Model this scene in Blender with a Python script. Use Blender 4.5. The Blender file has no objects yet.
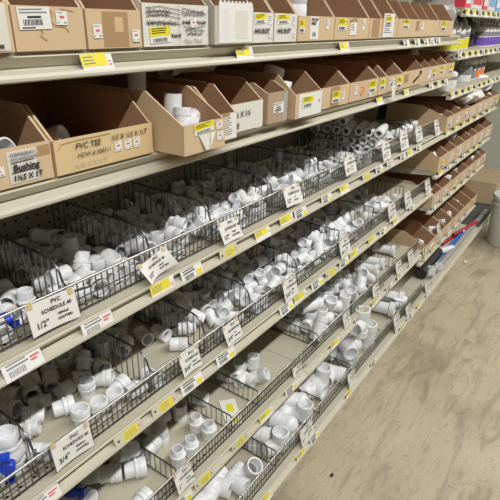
import bpy, bmesh, math, random
from mathutils import Vector, Matrix, Euler
C = bpy.context.scene.collection
PI = math.pi
# ---------------------------------------------------------------- camera model (solved from the pegboard's one-inch grid)
RR = ((0.578684, -0.8152994, 0.0202897), (-0.3299999, -0.2568336, -0.9083703), (0.7458049, 0.5189637, -0.4176742))
CAM = Vector((-0.5035, -0.9784, 1.4810)); FPX = 501.0
FZ = 1.08                                                    # height of the pegboard reference row above the floor
def at(u, v, y=None, z=None, x=None):
    """point on a real plane (x, y or z = const, metres) seen at photo pixel u, v; z is given above the reference row"""
    a, b = (u-250)/FPX, (v-250)/FPX
    d = Vector([RR[0][i]*a + RR[1][i]*b + RR[2][i] for i in range(3)])
    if y is not None: t = (y-CAM.y)/d.y
    elif z is not None: t = (z+FZ-CAM.z)/d.z
    else: t = (x-CAM.x)/d.x
    return CAM + d*t
# ---------------------------------------------------------------- materials
MATS = {}
def mat(name, col, rough=.5, metal=0, noise=None, bump=0, alpha=1, spec=.5):
    if name in MATS: return MATS[name]
    m = bpy.data.materials.new(name); m.use_nodes = True; nt = m.node_tree; b = nt.nodes['Principled BSDF']
    b.inputs['Base Color'].default_value = (*col, 1); b.inputs['Roughness'].default_value = rough; b.inputs['Metallic'].default_value = metal
    b.inputs['Specular IOR Level'].default_value = spec
    if alpha < 1: b.inputs['Alpha'].default_value = alpha
    if noise:
        sc, amt, stretch = noise
        tc = nt.nodes.new('ShaderNodeTexCoord'); mp = nt.nodes.new('ShaderNodeMapping'); mp.inputs['Scale'].default_value = stretch
        nz = nt.nodes.new('ShaderNodeTexNoise'); nz.inputs['Scale'].default_value = sc; nz.inputs['Detail'].default_value = 5
        mx = nt.nodes.new('ShaderNodeMix'); mx.data_type = 'RGBA'
        mx.inputs[6].default_value = (*[c*(1-amt) for c in col], 1); mx.inputs[7].default_value = (*[min(1, c*(1+amt)) for c in col], 1)
        nt.links.new(tc.outputs['Object'], mp.inputs['Vector']); nt.links.new(mp.outputs['Vector'], nz.inputs['Vector'])
        nt.links.new(nz.outputs['Fac'], mx.inputs[0]); nt.links.new(mx.outputs[2], b.inputs['Base Color'])
        if bump:
            bp = nt.nodes.new('ShaderNodeBump'); bp.inputs['Strength'].default_value = bump; bp.inputs['Distance'].default_value = .002
            nt.links.new(nz.outputs['Fac'], bp.inputs['Height']); nt.links.new(bp.outputs['Normal'], b.inputs['Normal'])
    MATS[name] = m; return m
# ---------------------------------------------------------------- mesh helpers
def mesh_of(name, bm, mats, smooth=True, ang=40):
    bm.normal_update()
    me = bpy.data.meshes.new(name); bm.to_mesh(me); bm.free()
    for m in (mats if isinstance(mats, (list, tuple)) else [mats]): me.materials.append(m)
    if smooth:
        me.shade_smooth(); me.set_sharp_from_angle(angle=math.radians(ang))
    return me
def link(name, me, parent=None, loc=(0,0,0), rot=None):
    o = bpy.data.objects.new(name, me); C.objects.link(o); o.location = loc
    if rot is not None: o.rotation_euler = rot
    if parent: o.parent = parent
    return o
def part(name, bm, mats, parent, label=None, smooth=True):
    o = link(name, mesh_of(name, bm, mats, smooth), parent)
    if label: o['label'] = label
    return o
def tag(o, label, cat, group=None):
    o['label'] = label; o['category'] = cat
    if group: o['group'] = group
    return o
def empty(name, loc, label, cat, group=None):
    o = link(name, None, None, loc); o.empty_display_size = .05; return tag(o, label, cat, group)
def box(bm, x0, x1, y0, y1, z0, z1, mi=0, M=None):
    vs = [bm.verts.new((x, y, z)) for x in (x0, x1) for y in (y0, y1) for z in (z0, z1)]
    for f in ((0,1,3,2), (4,6,7,5), (0,4,5,1), (2,3,7,6), (0,2,6,4), (1,5,7,3)):
        fa = bm.faces.new([vs[i] for i in f]); fa.material_index = mi
    if M: bmesh.ops.transform(bm, matrix=M, verts=vs)
    return vs
def frame(d):
    d = Vector(d).normalized(); a = Vector((0,0,1)) if abs(d.z) < .9 else Vector((1,0,0))
    u = d.cross(a).normalized(); return d, u, d.cross(u).normalized()
def tube(bm, pts, r, n=8, mi=0, cap=True):
    pts = [Vector(p) for p in pts]; rings = []
    for i, p in enumerate(pts):
        d = (pts[min(i+1, len(pts)-1)] - pts[max(i-1, 0)])
        _, u, w = frame(d)
        if rings and i: 
            u = (pu - d.normalized()*pu.dot(d.normalized())).normalized(); w = d.normalized().cross(u)
        pu = u; rr = r[i] if isinstance(r, (list, tuple)) else r
        rings.append([bm.verts.new(p + (u*math.cos(2*PI*k/n) + w*math.sin(2*PI*k/n))*rr) for k in range(n)])
    for a, b in zip(rings, rings[1:]):
        for k in range(n): bm.faces.new((a[k], a[(k+1)%n], b[(k+1)%n], b[k])).material_index = mi
    if cap: bm.faces.new(rings[0][::-1]).material_index = mi; bm.faces.new(rings[-1]).material_index = mi
def lathe(bm, prof, n=22, o=(0,0,0), d=(0,0,1), mi=0, closed=False, poly=None):
    """prof: (r, z) along axis d from o. poly = {index: sides} turns that ring into a polygon (hex collars)"""
    o = Vector(o); d, u, w = frame(d); rings = []
    for i, (r, z) in enumerate(prof):
        if r <= 1e-6: rings.append([bm.verts.new(o + d*z)]); continue
        ring = []
        for k in range(n):
            a = 2*PI*k/n; q = r
            if poly and i in poly:
                s = poly[i]; t = (a % (2*PI/s)) - PI/s; q = r*math.cos(PI/s)/math.cos(t)*1.03
            ring.append(bm.verts.new(o + d*z + (u*math.cos(a) + w*math.sin(a))*q))
        rings.append(ring)
    pairs = list(zip(rings, rings[1:])) + ([(rings[-1], rings[0])] if closed else [])
    for a, b in pairs:
        if len(a) == 1 and len(b) == 1: continue
        for k in range(n):
            k2 = (k+1) % n
            vs = (a[0], b[k2], b[k]) if len(a) == 1 else (a[k], a[k2], b[0]) if len(b) == 1 else (a[k], a[k2], b[k2], b[k])
            bm.faces.new(vs).material_index = mi
def fix(bm): bmesh.ops.recalc_face_normals(bm, faces=bm.faces)
# ---------------------------------------------------------------- PVC fittings, unit = socket outer radius 1, then scaled
def socket(bm, o, d, L, ro=1., ri=.8, dep=1.1, back=0.):
    """blind socket tube from o along d with a lip, an annulus and a bore"""
    lathe(bm, [(ro*.93, -back), (ro*.93, L-.95), (ro, L-.88), (ro, L-.06), (ro-.05, L), (ri+.02, L), (ri, L-.05), (ri*.97, L-dep), (0, L-dep)], 22, o, d)
def ball(bm, o, r):
    bmesh.ops.create_uvsphere(bm, u_segments=20, v_segments=12, radius=r, matrix=Matrix.Translation(o))
def k_coupling():
    bm = bmesh.new()
    lathe(bm, [(.95,-1.3),(1,-1.25),(1,-.12),(.96,-.06),(.96,.06),(1,.12),(1,1.25),(.95,1.3),(.83,1.3),(.8,1.25),(.78,.06),(.7,.05),(.7,-.05),(.78,-.06),(.8,-1.25),(.83,-1.3)], closed=True)
    return bm
def k_female():
    bm = bmesh.new()
    lathe(bm, [(.9,-1.25),(.95,-1.2),(.95,-.15),(.97,-.1),(1.14,-.04),(1.14,.25),(1.06,.3),(1.06,.42),(1.14,.48),(1.14,1.1),(1.08,1.2),(.9,1.2),(.86,1.14),(.84,.05),(.66,.02),(.66,-.1),(.76,-.12),(.78,-1.2),(.8,-1.25)], closed=True)
    return bm
def k_male():
    bm = bmesh.new()
    th = []
    for i in range(7): th += [(.88-.008*i, .55+.12*i), (.82-.008*i, .61+.12*i)]
    lathe(bm, [(.93,-1.3),(.98,-1.25),(.98,-.05),(1.12,.0),(1.16,.04),(1.16,.42),(1.12,.46),(.9,.47)]+th+[(.78,1.4),(.66,1.4),(.66,-.1),(.76,-.14),(.79,-1.25),(.82,-1.3)], 24, closed=True, poly={3:8,4:8,5:8,6:8})
    return bm
def k_bushing():
    bm = bmesh.new()
    lathe(bm, [(.8,-.7),(.84,-.66),(.84,.35),(1.08,.36),(1.08,.72),(1.03,.76),(.6,.76),(.56,.7),(.55,-.7)], closed=True, poly={3:8,4:8,5:8})
    return bm
def k_elbow():
    bm = bmesh.new(); socket(bm, (0,0,0), (1,0,0), 1.95); socket(bm, (0,0,0), (0,1,0), 1.95); ball(bm, (0,0,0), .97)
    bmesh.ops.translate(bm, verts=bm.verts, vec=(-.5,-.5,0)); return bm
def k_elbow45():
    bm = bmesh.new(); d = Vector((-math.cos(PI/4), math.sin(PI/4), 0)); socket(bm, (0,0,0), (1,0,0), 1.6); socket(bm, (0,0,0), d, 1.6); ball(bm, (0,0,0), .96)
    bmesh.ops.translate(bm, verts=bm.verts, vec=(0,-.4,0)); return bm
def k_tee():
    bm = bmesh.new()
    for d in ((1,0,0), (-1,0,0), (0,1,0)): socket(bm, (0,0,0), d, 1.95)
    bmesh.ops.translate(bm, verts=bm.verts, vec=(0,-.5,0)); return bm
def k_wye():
    bm = bmesh.new()
    for d, l in (((1,0,0), 1.5), ((-1,0,0), 2.6), ((-.707,.707,0), 2.7)): socket(bm, (0,0,0), d, l)
    ball(bm, (0,0,0), .95); bmesh.ops.translate(bm, verts=bm.verts, vec=(.5,-.5,0)); return bm
def k_union():
    bm = bmesh.new()
    lathe(bm, [(.95,-1.9),(1,-1.85),(1,-.6),(1.3,-.55),(1.42,-.5),(1.42,.5),(1.3,.56),(1.05,.58),(1.05,.8),(1,.82),(1,1.85),(.95,1.9),(.83,1.9),(.79,1.85),(.7,0),(.79,-1.85),(.83,-1.9)], 24, closed=True, poly={3:8,4:8,5:8,6:8})
    return bm
def k_slip():                                                  # compression coupling: long tube with two ribbed collars
    bm = bmesh.new(); 
    def col(s): return [(.98,-2.6*s),(1.25,-2.55*s),(1.3,-2.5*s),(1.3,-1.75*s),(1.2,-1.68*s),(1.0,-1.64*s)]
    lathe(bm, col(1) + [(1.,0)] + col(-1)[::-1] + [(.75,2.6),(.7,2.5),(.7,-2.5),(.75,-2.6)], 24, closed=True, poly={2:12,3:12,9:12,10:12})
    return bm
def k_nipple():                                                # thick-walled pipe piece with rounded ends
    bm = bmesh.new(); lathe(bm, [(.8,-4),(.95,-3.9),(1,-3.7),(1,3.7),(.95,3.9),(.8,4),(.55,4),(.5,3.9),(.5,-3.9),(.55,-4)], 20, closed=True); return bm
def k_pipe():
    bm = bmesh.new(); lathe(bm, [(1,-2.),(1,2.),(.88,2.),(.88,-2.)], 24, closed=True); return bm
KINDS = dict(coupling=k_coupling, female=k_female, male=k_male, bushing=k_bushing, elbow=k_elbow, elbow45=k_elbow45, tee=k_tee, wye=k_wye, union=k_union, slip=k_slip, nipple=k_nipple, pipe=k_pipe)
NAMES = dict(coupling=('pipe_coupling','coupling'), female=('female_adapter','pipe adapter'), male=('male_adapter','pipe adapter'), bushing=('pipe_bushing','bushing'), elbow=('pipe_elbow','elbow fitting'), elbow45=('pipe_elbow','elbow fitting'), tee=('pipe_tee','tee fitting'), wye=('pipe_wye','wye fitting'), union=('pipe_union','pipe union'), slip=('compression_coupling','coupling'), nipple=('pipe_nipple','pipe nipple'), pipe=('pipe_piece','pipe'))
FM = {}
def fit_mesh(kind, ro, m):
    key = (kind, round(ro*1e4), m.name)
    if key not in FM:
        bm = KINDS[kind](); fix(bm); bmesh.ops.scale(bm, vec=(ro,)*3, verts=bm.verts); FM[key] = mesh_of(NAMES[kind][0], bm, m, ang=35)
    return FM[key]
# levels: plate top height above the reference row, fence line, rail line
LV = {'S1':(.358,-.345), 'S2':(.19,-.345), 'S3':(-.06,-.345), 'S4':(-.342,-.345), 'S5':(-.682,-.345), 'S6':(-.928,-.405)}
FEN = {'S3':(-.325,-.002), 'S4':(-.325,-.288), 'S5':(-.325,-.625), 'S6':(-.385,-.858)}
# wire dividers: level -> list of (x, height over plate, back y, tall front curve)
DIV = {'S3':[(-.085,.1,-.012,1),(.108,.095,-.012,1),(.295,.095,-.012,1),(.545,.095,-.012,1),(.80,.095,-.012,1),(1.05,.095,-.1,1),(1.205,.08,-.012,0),(1.62,.08,-.012,0)],
       'S4':[(-.19,.1,-.012,1),(.085,.1,-.012,1),(.265,.1,-.012,1),(.455,.1,-.012,1),(.70,.1,-.012,1),(.98,.09,-.012,0),(1.28,.09,-.012,0),(1.62,.09,-.012,0)],
       'S5':[(.143,.058,-.02,0),(.372,.058,-.02,0),(.505,.058,-.02,0),(.885,.058,-.02,0),(1.175,.058,-.02,0),(1.43,.058,-.02,0),(1.68,.058,-.02,0)],
       'S6':[(.533,.07,-.02,0),(.835,.07,-.02,0),(1.09,.07,-.02,0),(1.40,.07,-.02,0),(1.70,.07,-.02,0)]}
SEC = [(-.454,.765), (.765,1.984), (1.984,3.203)]
# settled fittings: (bin, kind, radius) -> x,y,z in tenths of a millimetre, rotation in degrees
PILES = {
('T2B', 'female', 0.0165): "-631,-2717,7586,0,0,-9;-278,-2842,7586,0,0,-5;94,-2884,7586,0,0,42;-26,-2131,7586,0,0,23;408,-2165,7565,80,-24,45;446,-2614,7565,78,-40,99;-940,-380,7566,-90,-41,-9;-176,-587,7566,90,-57,-7;205,-606,7565,81,8,-176;-1182,-1938,7565,-78,-40,42;623,-1761,7565,60,-71,19;-495,-227,7565,-78,-40,-107;-1143,-1031,7566,-90,-8,-143;101,-1782,7567,-68,64,82;-1296,-238,7566,-90,-74,0;-813,-1314,7565,73,-56,-10;-1355,-1404,7565,-81,8,-159;592,-819,7566,90,-8,-88;-1664,-339,7565,107,-124,-17;-608,-970,7565,78,40,59;209,-1020,7586,0,0,-169;-337,-1316,7565,81,8,149;-579,-593,7565,-81,-8,-105",
('T2B', 'female', 0.017): "-672,-2218,7572,90,74,65",
('T2B', 'coupling', 0.0165): "-1608,-2877,7543,-90,-25,-146",
('T2B', 'male', 0.0165): "-1473,-2176,7560,84,-22,51",
('T2C', 'male', 0.0165): "560,-2994,7582,90,0,80;3325,-1977,7582,90,0,50;2950,-2306,7582,90,0,45",
('T2C', 'coupling', 0.0165): "2352,-2580,7550,90,0,40",
('T2D', 'elbow', 0.0165): "4100,-2971,7543,1,-1,-146;4249,-2417,7543,-180,0,-86;4026,-1444,7619,140,90,10;3585,-1581,7544,-1,-179,-47;4292,-1135,7624,94,-2,-132;3718,-2485,7601,-56,40,-98;4321,-1833,7623,10,-82,163;4003,-392,7543,179,-1,53;3540,-221,7623,13,-83,70;3435,-1702,7869,-5,-175,-15;3444,-1044,7543,0,0,-48;2942,-674,7812,104,-118,-33;3121,-1357,7619,34,90,104;4000,-2704,7804,25,-13,-126;4303,-289,7766,13,-124,-9",
('T3A', 'female', 0.0225): "1031,-2118,4241,90,0,55;565,-1725,4241,90,0,50;1067,-1547,4241,90,0,75",
('T3A', 'coupling', 0.0215): "240,-1432,4273,72,0,35",
('T3B', 'male', 0.0195): "3176,-2313,4239,0,0,0;3190,-2786,4239,0,0,20;2447,-2767,4239,0,0,10;1983,-2718,4239,0,0,0",
('T3B', 'coupling', 0.021): "3247,-1629,4258,0,0,0;3146,-253,4188,90,74,-91;2397,-271,4188,90,8,95;2778,-1274,4188,-90,8,-112;1785,-979,4188,90,8,151",
('T3B', 'female', 0.0215): "2129,-1404,4230,90,0,115;1779,-1896,4230,90,0,105",
('T3B', 'elbow', 0.0195): "2336,-1748,4268,-90,0,60",
('T3X', 'coupling', 0.021): "4062,-1664,4195,90,0,20;4293,-252,4188,-90,-8,-90;4337,-1037,4253,-180,0,-54",
('T3C', 'tee', 0.02): "5841,-1879,4285,90,0,20",
('T3C', 'elbow', 0.021): "6454,-2015,4300,90,0,30",
('T3C', 'coupling', 0.021): "5948,-2649,4298,60,0,20",
('T3C', 'elbow', 0.02): "5610,-2294,4183,0,0,-180",
('T3C', 'coupling', 0.019): "5408,-1671,4175,90,0,10",
('T3F', 'slip', 0.021): "18128,-2037,4266,90,0,12;16392,-2176,4266,90,0,10;15541,-2224,4266,90,0,8",
('T4A', 'elbow', 0.028): "4039,-3209,1802,0,0,-90;3619,-2827,1802,0,0,-75",
('T4A', 'coupling', 0.027): "4469,-3400,1957,30,0,-10",
('T4A', 'elbow45', 0.031): "2854,-2789,1832,0,0,20",
('T4B', 'elbow', 0.029): "5709,-2799,1946,-90,0,-70;5871,-3439,1960,90,0,150;7634,-3369,1960,90,0,100",
('T4B', 'elbow', 0.033): "6921,-2765,1852,0,0,5;6607,-3310,2004,-90,0,100",
('T4B', 'coupling', 0.029): "6531,-2423,1815,90,0,20",
('T4B', 'elbow', 0.032): "7837,-3045,1989,-90,0,120",
('T4C', 'tee', 0.031): "9188,-3070,1832,0,0,-180",
('T4C', 'tee', 0.033): "10264,-3140,1852,0,0,100",
('T4C', 'elbow', 0.031): "9950,-3002,1990,90,0,40",
('T4C', 'coupling', 0.029): "8853,-2970,1815,90,0,60",
('T4E', 'slip', 0.029): "17778,-2774,1913,90,0,12;16452,-2790,1913,90,0,10",
('T4E', 'coupling', 0.03): "17619,-3355,1825,90,0,60",
('T1H', 'union', 0.017): "15889,-1563,10430,90,-113,-8;15157,-2528,10430,-90,113,-54;17932,-2320,10430,90,-23,62;14879,-1904,10430,90,-23,22;15798,-2208,10430,90,23,-59;19306,-2027,10430,90,-23,32;16597,-2445,10430,90,23,20",
('T1H', 'elbow', 0.018): "20494,-2055,10378,0,0,121",
('T1N', 'nipple', 0.0185): "12970,-440,10390,90,0,-76;13290,-825,10390,90,0,-76;13310,-1210,10390,90,0,-76;13330,-1595,10390,90,0,-76;13650,-1980,10390,90,0,-76;13670,-2365,10390,90,0,-76;13690,-2750,10390,90,0,-76;13030,-632,10725,90,0,-76;13350,-1018,10725,90,0,-76;13370,-1402,10725,90,0,-76;13390,-1787,10725,90,0,-76;13710,-2173,10725,90,0,-76;13730,-2558,10725,90,0,-76;12970,-440,11060,90,0,-76;13290,-825,11060,90,0,-76;13310,-1210,11060,90,0,-76;13330,-1595,11060,90,0,-76;13650,-1980,11060,90,0,-76;13670,-2365,11060,90,0,-76;13690,-2750,11060,90,0,-76;13350,-1018,11395,90,0,-76;13370,-1402,11395,90,0,-76",
('T1A', 'coupling', 0.0145): "-3887,-1118,10388,180,0,77;-3571,-2160,10344,90,57,-50;-1359,-670,10344,-90,-25,-149;-4014,-2139,10344,-79,-90,-84;-1678,-2169,10344,90,57,-83;-3383,-1651,10344,90,-41,122;-1799,-1031,10344,90,41,-81;-1631,-1450,10344,-90,-25,-126;-1513,-2601,10344,90,25,3;-2362,-626,10344,-90,41,128;-1259,-2123,10344,-90,-123,-45;-1199,-1720,10344,90,-8,-67;-3022,-2808,10344,-90,-57,9;-3874,-1753,10389,0,0,177;-3325,-1128,10344,70,90,0;-3959,-539,10344,90,74,-100;-3376,-2592,10344,-90,8,85;-2888,-1118,10344,-22,-90,0;-2893,-2240,10344,83,90,-91;-3938,-2818,10344,-90,-74,24;-3604,-548,10344,-90,-8,-13;-2750,-1885,10344,-90,41,111;-3219,-750,10344,-90,-123,53;-2128,-375,10344,-90,-25,-144;-1621,-1869,10388,0,0,-104;-3913,-1778,10721,90,-57,108;-1897,-2476,10344,90,-25,-129;-2173,-2287,10388,0,0,104;-3896,-184,10388,0,180,88;-2521,-3065,10388,0,0,-80;-2047,-751,10344,-90,8,127;-3583,-1279,10388,0,0,168;-3160,-1925,10344,-90,41,24;-1975,-2799,10344,-90,123,48;-2018,-1963,10344,-90,-74,-34;-3863,-1137,10721,-90,41,130;-3874,-2401,10388,0,0,-177;-1118,-507,10344,90,8,-149",
('T1A', 'male', 0.0135): "-2313,-1082,10348,75,67,118;-2352,-1697,10348,75,-67,-89;-2525,-2256,10348,-75,-67,-29;-1230,-2853,10348,-75,67,-9;-2382,-2796,10348,-75,-67,29;-1743,-506,10348,84,-22,-163;-2972,-563,10348,75,67,44;-1309,-1288,10348,84,-22,146;-1384,-210,10375,0,0,78;-1129,-2413,10389,180,0,20;-3235,-2301,10389,180,0,-28;-3330,-2965,10348,-96,-158,1;-2611,-856,10348,-84,22,-144;-2566,-1366,10348,75,67,-58",
('T1B', 'coupling', 0.015): "197,-2133,10348,-90,123,7;520,-980,10395,-180,0,76;64,-245,10348,-90,74,73;-373,-1132,10348,90,139,-32;-650,-558,10348,90,25,-3;545,-594,10348,-90,-139,26;157,-637,10348,90,-8,119;589,-3061,10395,-180,0,77;365,-2459,10395,0,-180,32;-200,-2705,10504,133,28,-81;251,-977,10704,-70,90,45;-2,-2534,10348,-90,-139,34;-408,-2357,10523,-85,71,93;-615,-2599,10348,-90,-41,-90",
('T1B', 'female', 0.0145): "278,-3029,10374,-180,0,-68;213,-1046,10374,180,0,-59;830,-2859,10362,81,-8,-150;654,-1613,10362,-78,40,111;870,-2251,10362,-78,-40,4;-586,-2077,10362,-120,109,38;-454,-2974,10362,-73,56,105;261,-1763,10381,0,0,-69;-409,-1801,10362,-60,-71,19;552,-1297,10364,87,57,103;-51,-2987,10362,120,109,6;815,-1911,10362,-80,-24,100;507,-2090,10364,90,172,7;-124,-2110,10362,81,8,-165;-104,-1658,10374,0,180,-10;286,-1791,10729,0,-180,-38;-62,-1225,10374,-180,0,17;-344,-218,10362,-73,-56,71;522,-205,10374,0,180,-38;828,-854,10364,90,57,107;875,-1193,10381,0,0,-27;-594,-923,10498,-35,143,-82;67,-2412,10648,-156,11,101;192,-1441,10364,-90,-57,-60;867,-428,10362,100,-156,-2;-260,-615,10381,0,0,-161;-578,-1478,10362,-60,-71,109;659,-2566,10381,0,0,148",
('T1C', 'male', 0.0135): "2603,-565,10348,75,67,-86;2490,-2387,10349,-90,113,30;1978,-3018,10389,0,-180,18;2462,-1456,10348,84,-22,15;2022,-1572,10348,75,67,94;1347,-2792,10348,84,22,75;1415,-1681,10348,-75,67,-52;1483,-316,10348,-84,-22,125;2256,-2590,10389,0,180,32;2141,-2154,10349,87,-67,-93;2488,-235,10348,96,158,11;1849,-227,10348,-75,-67,45;1270,-1399,10389,0,-180,22;1860,-998,10348,75,-67,-99;2454,-2624,10725,-75,-67,6;1736,-612,10348,84,22,5;2761,-1877,10389,-180,0,67;2356,-1819,10375,0,0,-145;1648,-1897,10389,-180,0,70;2753,-1220,10348,84,22,-8;1269,-601,10389,-180,0,68;1784,-2211,10375,0,0,36;2057,-752,10348,-75,-67,-119;1362,-2428,10510,-40,142,68",
('T1C', 'coupling', 0.0145): "2207,-409,10344,90,-25,4;2011,-2428,10389,0,0,-48;2154,-1219,10344,-90,-139,-11;1530,-1177,10344,90,106,-47;2508,-2740,10388,0,0,95;2467,-1118,10388,0,0,19;1353,-2081,10345,-90,64,-56;1750,-1368,10344,90,10,-47;1487,-798,10389,180,0,-87;1264,-2823,10630,-83,111,6;2757,-888,10388,0,0,138;2757,-1583,10388,0,-180,-45;1971,-3021,10708,-90,57,0;1587,-2514,10344,-90,106,-21;1997,-1875,10345,90,34,-78;1646,-2996,10344,-90,74,-12;2679,-2158,10466,-124,-54,-82;1897,-2702,10345,90,-5,80;2709,-2996,10669,-153,27,-4;1353,-1062,10552,54,-34,98",
('T1D', 'elbow', 0.0135): "3499,-490,10334,179,-1,75;5159,-557,10334,1,-1,-110;3378,-867,10334,-180,0,74;4753,-421,10334,179,-1,-36;4685,-2071,10334,1,-1,115;5229,-1122,10334,179,-1,45;4027,-364,10334,0,0,-99;3946,-1028,10396,44,90,95;4259,-1652,10379,-49,37,169;3755,-2226,10334,0,0,59;4998,-2669,10334,-1,-179,-16;3367,-2553,10579,-154,-32,48;3648,-190,10400,-137,-92,32;5199,-1171,10600,-177,0,-87;3907,-1419,10394,175,-67,-26;3192,-1236,10334,-1,-179,83;3778,-1815,10396,2,90,153;3337,-2046,10396,19,90,-70;4411,-2408,10396,-52,90,-117;4683,-1225,10379,-140,33,14;4910,-868,10396,-5,90,-97;5052,-190,10396,-90,0,-13;5090,-1948,10401,30,-45,20;4935,-2297,10427,0,110,144;4798,-2936,10689,0,-180,-56;3251,-1751,10604,9,-33,90;3599,-1264,10372,-26,23,74;3695,-2642,10396,-90,0,39;4950,-1410,10396,-90,90,58;4650,-2584,10561,-68,146,31",
('T1D', 'female', 0.0145): "3821,-2924,10374,180,0,-24;3522,-1663,10362,-73,56,-5;4364,-985,10362,78,40,-115;4407,-2767,10364,-65,90,56;3285,-2346,10364,-90,-57,-89;3155,-2782,10362,78,-40,12;4319,-2121,10374,0,180,-23;3164,-1595,10364,90,-57,-90;5188,-1630,10363,-82,8,52;4135,-3036,10365,90,-54,0;4746,-3041,10381,0,0,-76;3494,-2944,10374,0,-180,-60;4303,-1309,10364,90,-25,80;4082,-754,10381,0,0,-31;4646,-1673,10364,-89,-25,24;5246,-2734,10564,58,60,152;5076,-3046,10374,-180,0,-74;4053,-1930,10365,-90,0,-38;5246,-2329,10520,-36,-55,-48;3157,-241,10362,-107,-124,8;4084,-2569,10381,0,0,94;4413,-621,10362,73,56,41",
('T1E', 'coupling', 0.016): "7442,-2269,10358,90,8,40;7447,-677,10358,-90,-41,-112;7696,-1580,10358,-90,-74,85;6991,-1755,10358,-90,-106,68;7033,-2173,10358,-97,-90,-16;6611,-1114,10358,90,-106,16;7634,-1253,10358,-90,-25,85;6603,-3002,10408,-180,0,27;5841,-1072,10358,90,25,-96;6464,-1849,10358,90,41,-108;5896,-1696,10358,90,25,64;7029,-495,10358,90,8,-92;6884,-2766,10358,-90,-106,-47;7713,-2812,10358,-90,-41,-97;5953,-2961,10358,-90,-74,52;6497,-2218,10358,-90,8,74;7010,-1855,10663,114,-51,-57;7226,-2486,10456,170,-31,-62;6401,-1492,10408,0,180,-62;6241,-1059,10358,1,-90,93;5650,-1373,10408,0,0,-5;6965,-812,10408,0,0,39;7802,-490,10408,0,0,-65;7394,-996,10554,27,44,-76;6085,-1434,10408,0,0,130;5712,-765,10642,2,22,-179;6497,-2551,10358,90,41,74;5687,-3005,10678,-177,-19,42;5649,-1967,10408,180,0,80;7491,-2662,10648,-12,117,126;7248,-1516,10394,-76,37,79;6579,-730,10358,90,57,100;6783,-2154,10645,38,146,31;7801,-2199,10408,180,0,30",
('T1E', 'elbow45', 0.0145): "5951,-701,10344,180,0,49;7137,-1117,10344,0,0,-12;6277,-369,10344,0,0,-130;6022,-2528,10344,-180,0,-85;7676,-3046,10567,-154,-1,-20;5675,-2650,10391,-90,-45,-5;7776,-2508,10391,90,-135,8;6319,-2886,10521,82,16,69;7796,-892,10435,70,10,90;5678,-2342,10391,-90,-45,22;7652,-1893,10378,62,-38,11;6652,-352,10344,180,0,55;7050,-3066,10391,90,-135,0;7089,-189,10364,-82,22,3;7542,-214,10391,-90,-45,-47;6090,-2096,10358,-28,11,-155;5727,-273,10344,0,0,179;7224,-2835,10541,67,-161,-34",
('T1F', 'coupling', 0.0145): "8272,-2889,10344,90,8,60;9615,-637,10344,-90,41,120;8745,-2976,10344,90,41,34;8292,-1427,10344,-90,57,69;8933,-2266,10388,0,0,164;10080,-2796,10344,90,-25,144;10017,-1313,10344,-90,-106,35;9309,-2236,10388,0,-180,-35;10078,-792,10344,97,-90,-78;8962,-1194,10388,-180,0,54;9567,-1740,10388,0,0,3;9951,-1760,10344,90,106,-44;8846,-1831,10344,90,-106,-60;9459,-2913,10344,-90,8,51;9333,-1179,10344,-90,74,-62;8619,-2291,10344,-90,-106,-14;8874,-818,10344,90,41,36;8534,-624,10344,90,74,-29;8444,-1838,10344,-90,74,36;10085,-2220,10344,90,-74,49;10230,-1895,10344,90,-57,-44;8903,-1156,10765,-180,0,-54;9909,-2451,10388,0,0,58;9751,-2691,10388,0,0,138;8457,-2661,10344,90,9,-120;8916,-2594,10344,90,-74,-66;9424,-1483,10344,-90,57,-70;9313,-810,10344,90,-41,28;8264,-2073,10524,-49,6,132;10237,-1122,10344,-90,-8,-145;8665,-1501,10344,-90,-8,-34;8246,-2300,10344,-90,8,90;9250,-1885,10388,0,0,79;10315,-3056,10388,0,-180,-27;9473,-2494,10344,90,41,-39;9800,-1053,10388,0,0,2;8975,-2313,10721,89,-90,-87;8668,-1030,10389,-180,0,-56;8243,-890,10388,0,0,50;10213,-250,10344,-90,-41,116;9776,-1474,10388,0,0,46;9670,-2032,10344,-90,-8,-50;8409,-1160,10388,0,0,-99;9076,-1508,10344,-90,123,21",
('T1G', 'coupling', 0.0145): "11523,-2439,10344,90,25,-80;11047,-2397,10344,90,-57,-57;11241,-2712,10344,90,139,16;10982,-1308,10344,-85,-90,89;11565,-2785,10344,90,139,16;11659,-1208,10388,0,0,-134;10975,-1830,10344,90,-172,0;11385,-527,10344,90,-25,-41;11005,-636,10344,95,90,54;11783,-1920,10344,90,41,109;11321,-1822,10388,0,0,163;11854,-2743,10388,-180,0,-22;11034,-1012,10344,-90,-25,-85;11365,-1415,10344,-90,-74,-33;10768,-2209,10344,-104,-90,-27;10685,-2764,10344,-82,90,8;11769,-940,10388,0,0,110;11850,-1530,10344,-90,123,4;11780,-1213,10720,90,57,-34;11862,-2283,10344,90,-172,1;11432,-2089,10388,0,180,28;10684,-854,10388,-180,0,65;11842,-3066,10388,180,0,41;10685,-1731,10344,-90,-172,0;11141,-195,10344,86,90,86;11018,-2991,10344,90,57,16",
('T2A', 'coupling', 0.0175): "-3054,-2548,7553,90,41,61;-2291,-1521,7553,-90,-8,117;-3873,-2442,7553,90,-41,-65;-2329,-1933,7607,0,0,39;-3715,-1320,7553,90,-74,-14;-3833,-883,7553,-90,25,-94;-3087,-491,7607,0,0,-179;-2449,-2439,7553,90,-139,15;-3118,-1448,7553,90,57,-81;-4430,-2047,7554,90,-73,16;-2745,-857,7553,90,-41,41;-3315,-1910,7553,90,41,4;-2597,-1269,7553,32,-90,0;-3470,-335,7553,-81,90,7;-5080,-280,7553,90,-57,-78;-2122,-2753,7607,0,0,87;-4027,-276,7553,90,74,-2;-2425,-294,7553,90,-41,-63;-3389,-3028,7553,90,8,-91;-3320,-884,7553,90,41,104",
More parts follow.
